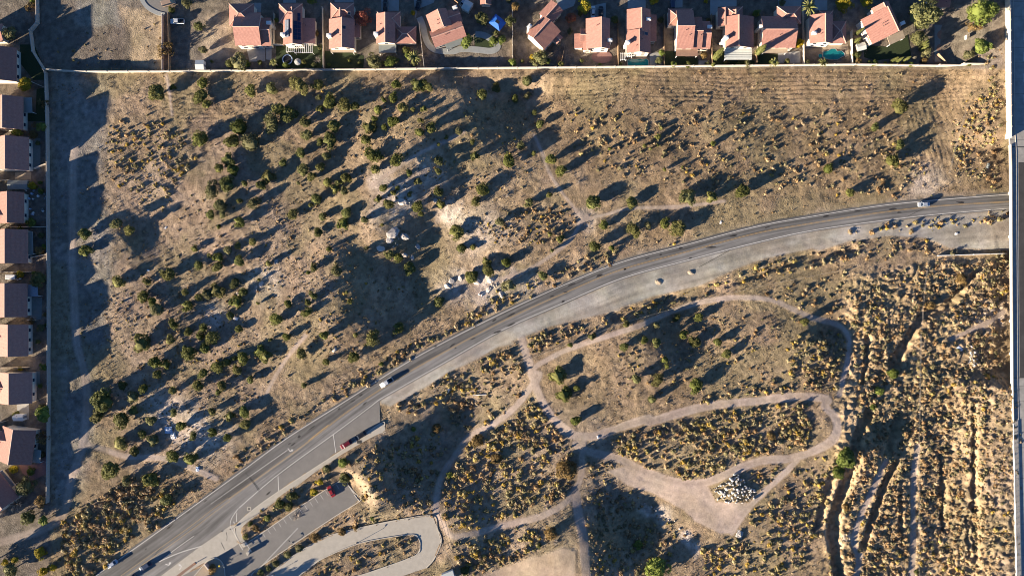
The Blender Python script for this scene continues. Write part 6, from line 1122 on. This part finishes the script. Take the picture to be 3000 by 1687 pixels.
for k, (fr, x, y, s, pale, lb) in enumerate([('E',1020,235,2.9,0,'large grey rock outcrop in the dark hollow'),('E',1110,265,2.2,0,'grey boulder right of the large outcrop'),('E',985,300,1.6,0,'square grey boulder below the large outcrop'),('E',915,370,1.8,1,'pale boulder lower left of the large outcrop'),('E',1225,355,1.4,0,'grey boulder at the right of the dark hollow'),('E',1115,425,1.3,1,'pale boulder beside three junipers in the hollow'),('E',1180,450,1.1,1,'small pale boulder beside the three junipers'),('E',520,1225,1.3,1,'white boulder near the road in the lower hollow'),
   ('B',800,1130,2.2,1,'pale rock slab in the bluish hollow'),('B',870,1100,1.6,1,'pale rock slab beside a small juniper'),('B',1090,1120,1.2,0,'grey boulder in the bluish hollow'),('E',1480,690,1.6,1,'white rock left of the pale bank by the road'),('E',1515,650,1.4,0,'grey white rock above the white one by the road'),('E',1590,625,1.2,1,'white rock left of a juniper near the road'),('E',1730,655,1.9,1,'long white rock below two junipers near the road'),('F',490,765,1.6,1,'white rock on the pale bank beside the road'),('F',400,640,1.8,1,'wide pale rock at the top of the pale bank'),('F',380,720,1.3,1,'pale rock in the middle of the pale bank'),('D',1640,525,1.5,1,'pale rock slab in the sandy left lot'),('D',1440,610,1.0,1,'white rock between two junipers'),('D',1765,340,1.2,0,'grey rock beside a small juniper'),('E',25,480,1.1,0,'grey rock in the left lot')]):
    q = gt(*zp(fr, x, y)); o = bpy.data.objects.new('boulder', BR[k % 5]); col.objects.link(o); o.location = (q[0],q[1],q[2]); o.scale = (s, s*R.uniform(.6,.9), s*.6); o.rotation_euler = (R.uniform(-.15,.15),R.uniform(-.15,.15),R.uniform(0,6))
    if len(o.data.materials) == 0: o.data.materials.append(MAT['boulder'])
    o.material_slots[0].link = 'OBJECT'; o.material_slots[0].material = MAT['boulder_pale' if pale else 'boulder']; tag(o, lb, 'boulder', 'boulders of the open lot')
def tarp_mesh(seed):
    r = random.Random(seed); n = 9; V = []; F = []
    for a in range(n):
        for b in range(n): V.append(((a/(n-1)-.5)*2*(1+r.uniform(-.12,.12)), (b/(n-1)-.5)*2*(1+r.uniform(-.12,.12)), .12 + .5*math.exp(-3*((a/(n-1)-.5)**2+(b/(n-1)-.5)**2))*r.uniform(.4,1)))
    for a in range(n-1):
        for b in range(n-1): F.append((a*n+b, (a+1)*n+b, (a+1)*n+b+1, a*n+b+1))
    me = bpy.data.meshes.new('tarp'); me.from_pydata(V, [], F); me.update(); return me
for k, (fr, x, y, s, m, lb) in enumerate([('G',1040,655,1.3,'tarp','white crumpled tarp on the sandy lower left lot'),('G',1000,605,1.5,'rim_blue','bluish tarp above the white one on the sandy lot'),('G',1245,935,.9,'rim_blue','blue grey tarp beside the little path to the road'),('D',1425,820,.9,'tarp','white sheet beside a small juniper'),('D',680,412,.5,'tarp','small white scrap in a tree shadow at left'),('D',830,50,.6,'tarp','white scrap in the golden shrubs at left'),('P',900,560,.9,'white_paint','white board lying in the scrub below the shoulder'),('P',850,605,.6,'white_paint','small white board left of the larger one'),('M',1600,268,.6,'tarp','white scrap on the dirt path junction'),('K',1162,1115,.7,'white_paint','white scrap in the dirt lane at right'),('C',1772,1310,.6,'white_paint','white marker scrap by the road verge'),('Q',1190,930,1.2,'rim_blue','blue grey scrap heap in the scrub near the highway'),('N',1060,1090,1.5,'boulder','grey brush heap at the foot of the dirt clearing'),('K',1430,540,1.1,'patio_slate','blue grey scrap sheet at the upper right verge')]):
    q = gt(*zp(fr, x, y)); o = link('tarp', tarp_mesh(k), None, m, (q[0],q[1],q[2]+.02), R.uniform(0,3)); o.scale = (s,s*R.uniform(.5,.9),s*.8); tag(o, lb, 'tarp', 'litter in the scrub')
o = MB(); o.tube([(-2.6,0,.2),(0,.05,.24),(2.6,0,.2)], .19, 8); q = gt(*zp('P',1175,597)); tag(o.build('pipe','white_paint',None,q,math.radians(4)), 'long white pipe lying in the scrub below the shoulder', 'pipe')
def lamp_post(label, fr, x, y, h, ang):
    q = gt(*zp(fr, x, y)); e = empty('lamp_post', q, math.radians(ang)); tag(e, label, 'lamp post'); mb = MB(); mb.tube([(0,0,-.1),(0,0,h*.6),(0,0,h)], [.11,.09,.07], 8); mb.build('pole','steel',e); mb = MB(); mb.tube([(0,0,h-.1),(.5,0,h+.1),(1.1,0,h+.1)], .05, 6); mb.build('arm','steel',e); mb = MB(); mb.box(1.0,-.16,h,1.65,.16,h+.14); mb.build('lamp_head','black_plastic',e); mb = MB(); mb.box(-.3,-.3,-.1,.3,.3,.35); mb.build('base','concrete',e)
lamp_post('lamp post on the inner kerb of the loop driveway','L',1290,1168,2.6,60); lamp_post('lamp post at the sidewalk corner by the park entrance','X',1648,300,2.5,200); lamp_post('lamp post beside the lower parking kerb','L',740,1165,1.2,120); lamp_post('lamp post at the bottom of the loop driveway','L',580,1430,2.0,30)
for k, (x, y) in enumerate([(1240,705),(1255,728),(1285,775),(1305,800)]):
    px, py = zp('L', x, y); cx, cy = g(px, py); mb = MB(); mb.rings([[(-.95,-.12,0),(.95,-.12,0),(.95,.12,0),(-.95,.12,0)],[(-.95,-.08,.16),(.95,-.08,.16),(.95,.08,.16),(-.95,.08,.16)]]); tag(mb.build('wheel_stop','white_paint',None,(cx,cy,.026),math.radians(-52)), 'white concrete wheel stop at the parking lot end, '+['first','second','third','last'][k]+' from the tree', 'wheel stop', 'wheel stops')
# park entrance: walls, gate pads, kiosk island
def slab_thing(name, label, cat, fr, pts, h, m, z0=-.05):
    W_ = [g(*zp(fr, x, y)) for x, y in pts]; c = np.mean(W_, axis=0); mb = MB(); mb.prism([(x-c[0],y-c[1]) for x, y in W_], z0, h); o = mb.build(name, m, None, (c[0],c[1],0)); tag(o, label, cat); return o
o = slab_thing('gate_pier','low concrete gate pier at the tip of the parking bank','gate','X',[(1770,690),(1880,655),(1910,720),(1830,770)],1.3,'bridge_concrete'); mb = MB(); mb.box(-.5,-.35,1.3,.5,.35,1.42); mb.build('cap','concrete',o)
o = slab_thing('gate_pier','tan concrete gate pier in the entrance shade','gate','X',[(1900,890),(1960,820),(1990,860),(1930,960)],1.5,'bridge_concrete'); mb = MB(); mb.box(-.5,-.35,1.5,.5,.35,1.62); mb.build('cap','concrete',o)
for a, b, hh, lb in [((1725,680),(1815,830),.9,'white gate bar at the park entrance, upper'),((1895,680),(2010,880),.9,'white gate bar at the park entrance, lower')]:
    p, q = g(*zp('X',*a)), g(*zp('X',*b)); e = empty('gate', (*p, 0)); tag(e, lb, 'gate'); mb = MB(); mb.tube([(0,0,hh),(q[0]-p[0],q[1]-p[1],hh)], .09, 6); mb.build('bar','white_paint',e)
    for t in (0, .5, 1): mb = MB(); mb.tube([((q[0]-p[0])*t,(q[1]-p[1])*t,0),((q[0]-p[0])*t,(q[1]-p[1])*t,hh)], .08, 6); mb.build('post','steel',e)
isl = slab_thing('entrance_island','kerbed planted island with sign wall at the park entrance','traffic island','X',[(960,1130),(1080,1055),(1210,1045),(1310,1120),(1375,1260),(1390,1460),(1370,1600),(700,1600),(640,1480),(820,1290)],.14,'patio_tan',.0)
kerb_run('kerb', zl('X',(690,1440),(830,1280),(960,1130),(1080,1055),(1210,1045),(1310,1120),(1375,1260),(1395,1460)), None).name = 'island_kerb'; k_ = bpy.data.objects['island_kerb']; k_.parent = isl; k_.matrix_parent_inverse = isl.matrix_world.inverted(); k_.location = (-isl.location.x+k_.location.x, -isl.location.y+k_.location.y, .06); k_.matrix_parent_inverse = Matrix.Identity(4)
p, q = g(*zp('X',975,1135)), g(*zp('X',1062,1250)); e = empty('sign_wall', (*p, .1)); tag(e, 'pinkish sign wall standing on the entrance island', 'sign'); mb = MB(); mb.wall((0,0),(q[0]-p[0],q[1]-p[1]),.3,0,2.0); mb.build('wall_panel','trim',e); mb = MB(); mb.wall((0,0),(q[0]-p[0],q[1]-p[1]),.42,2.0,2.12,.1); mb.build('cap','stucco',e)
p = g(*zp('X',1300,1180)); e = empty('warning_sign', (*p, .1)); tag(e, 'small yellow sign on a post at the entrance island', 'sign'); mat('sign_yellow', (.65,.48,.02), .5, .03, 3); mb = MB(); mb.tube([(0,0,0),(0,0,1.6)], .04, 6); mb.build('post','steel',e); mb = MB(); mb.box(-.35,-.3,1.6,.35,.3,1.66); o = mb.build('sign_plate','sign_yellow',e); mb = MB(); mb.box(-.1,-.08,1.66,.1,.08,1.665); mb.build('sign_mark','iron',o)
med = slab_thing('brick_median','brown paved median leading down from the entrance','median','X',[(700,1130),(735,1165),(480,1360),(340,1480),(230,1480),(420,1330)],.13,'patio_brown',.0)
p = g(*zp('X',715,1150)); e = empty('median_post', (*p, .1)); tag(e, 'orange marker post at the tip of the brown median', 'post'); mat('marker_orange', (.6,.22,.05), .6, .05, 3); mb = MB(); mb.tube([(0,0,0),(0,0,.95)], .14, 8); mb.build('post','marker_orange',e); mb = MB(); mb.tube([(0,0,.6),(0,0,.75)], .15, 8); mb.build('band','white_paint',e)
p = g(*zp('K',1480,190)); 
# debris heaps on the shoulder, seen with their scraped tracks
for k, (fr, x, y, lb) in enumerate([('J',310,545,'small gravel heap on the shoulder with scrape marks, left'),('J',540,478,'low gravel heap on the shoulder, right of the other')]):
    q = gt(*zp(fr, x, y)); o = bpy.data.objects.new('gravel_heap', BR[k]); col.objects.link(o); o.location = q; o.scale = (1.5,1.1,.7); o.rotation_euler = (0,0,R.uniform(0,6)); o.material_slots[0].link = 'OBJECT'; o.material_slots[0].material = MAT['patio_tan']; tag(o, lb, 'heap')

# scattered pale stones on the eroded bank beside the road and in the bluish hollow
for fr, x, y, sx, sy, n, lb in [('F',430,690,120,70,26,'scatter of pale stones on the eroded bank beside the road'),('E',1030,300,130,90,18,'scatter of grey stones around the rock outcrop'),('B',840,1100,80,80,20,'scatter of pale stones in the bluish hollow'),('G',1300,640,130,80,18,'scatter of white stones on the sandy lower left lot'),('D',1620,540,110,60,14,'scatter of pale stones by the sandy patch of the left lot'),('N',450,960,180,130,16,'line of pale stones on the rim of the bottom hollow')]:
    p0 = gt(*zp(fr, x, y)); e = empty('stone_scatter', p0); tag(e, lb, 'stones')
    for k in range(n):
        t = R.uniform(-1,1); q = gt(*zp(fr, x+R.gauss(0,.5)*sx, y+R.gauss(0,.5)*sy)) if fr != 'N' else gt(*zp(fr, x+t*sx*1.2, y+t*sy*1.2+R.gauss(0,12))); s = R.uniform(.22,.6); o = bpy.data.objects.new('stone', ROCK[k % 8]); col.objects.link(o); o.parent = e
        o.location = (q[0]-p0[0], q[1]-p0[1], q[2]-p0[2]+.05); o.rotation_euler = (R.uniform(0,6),R.uniform(0,6),R.uniform(0,6)); o.scale = (s, s*R.uniform(.6,1), s*.7); o.material_slots[0].link = 'OBJECT'; o.material_slots[0].material = MAT['boulder_pale' if fr != 'E' else 'boulder']
# low hedges and bushes lining the yards
hb = []; x = 620
while x < 2880:
    if not any(a < x < b for a, b in ((1830,1910),(2395,2490),(2700,2830),(1230,1500))): hb.append((x, R.uniform(178,192)))
    x += R.uniform(26,62)
for k, (x, y) in enumerate(hb):
    tree('yard_bush', f"{['dark green','olive','yellow green'][k%3]} bush along the cream wall, number {['one','two','three','four','five','six','seven','eight','nine','ten','eleven','twelve','thirteen','fourteen','fifteen','sixteen','seventeen','eighteen','nineteen','twenty'][k%20]} of {'left' if k < 20 else ('middle' if k < 40 else 'right')} run", x, y, R.uniform(.8,1.7), 'wide', ['leaf_juniper','leaf_broad','leaf_bright'][k%3], .7, 'bushes along the cream wall', cat='bush')
for k, (x, y) in enumerate([(118,300),(112,420),(100,395),(120,560),(95,545),(122,690),(60,668),(118,735),(100,800),(60,805),(122,960),(112,1000),(95,940),(118,1130),(60,1080),(122,1190),(50,1215),(125,1330),(90,1380),(40,1372),(1000,60),(1190,150),(1330,100),(1445,120),(1560,170),(1935,60),(1800,60),(2075,60),(2215,40),(2340,130),(2290,10),(1700,40),(925,100),(810,60),(1210,40)]):
    w_ = ['round','low','spreading','small','leafy'][k%5]+' '+['green','olive','dark','golden','brown'][(k*2)%5]; side_ = f"in the left column yards, {ORD[k] if k < 18 else 'last' if k == 19 else 'next to last'} from top" if k < 20 else f"between the top row houses, {ORD[k-20]} listed from centre left"
    tree('yard_bush', f'{w_} bush '+(side_ if k < 20 else 'between top row houses, '+['beside the solar house','by the dark garden','left of the gazebo','right of the gazebo','by the diagonal house','left of the brown patio house','at the pool house front','beside the white patio roof','beside the cypress shadow','by the free form pool house','at the top by the yellow tree','at the top by the white car','left of the red tree house','left of the solar house','by the black car drive'][k-20]), x, y, R.uniform(1.0,2.2), 'wide', ['leaf_broad','leaf_bright','leaf_juniper','leaf_yellow','leaf_dry'][(k*2)%5], .75, 'bushes of the yards', cat='bush')
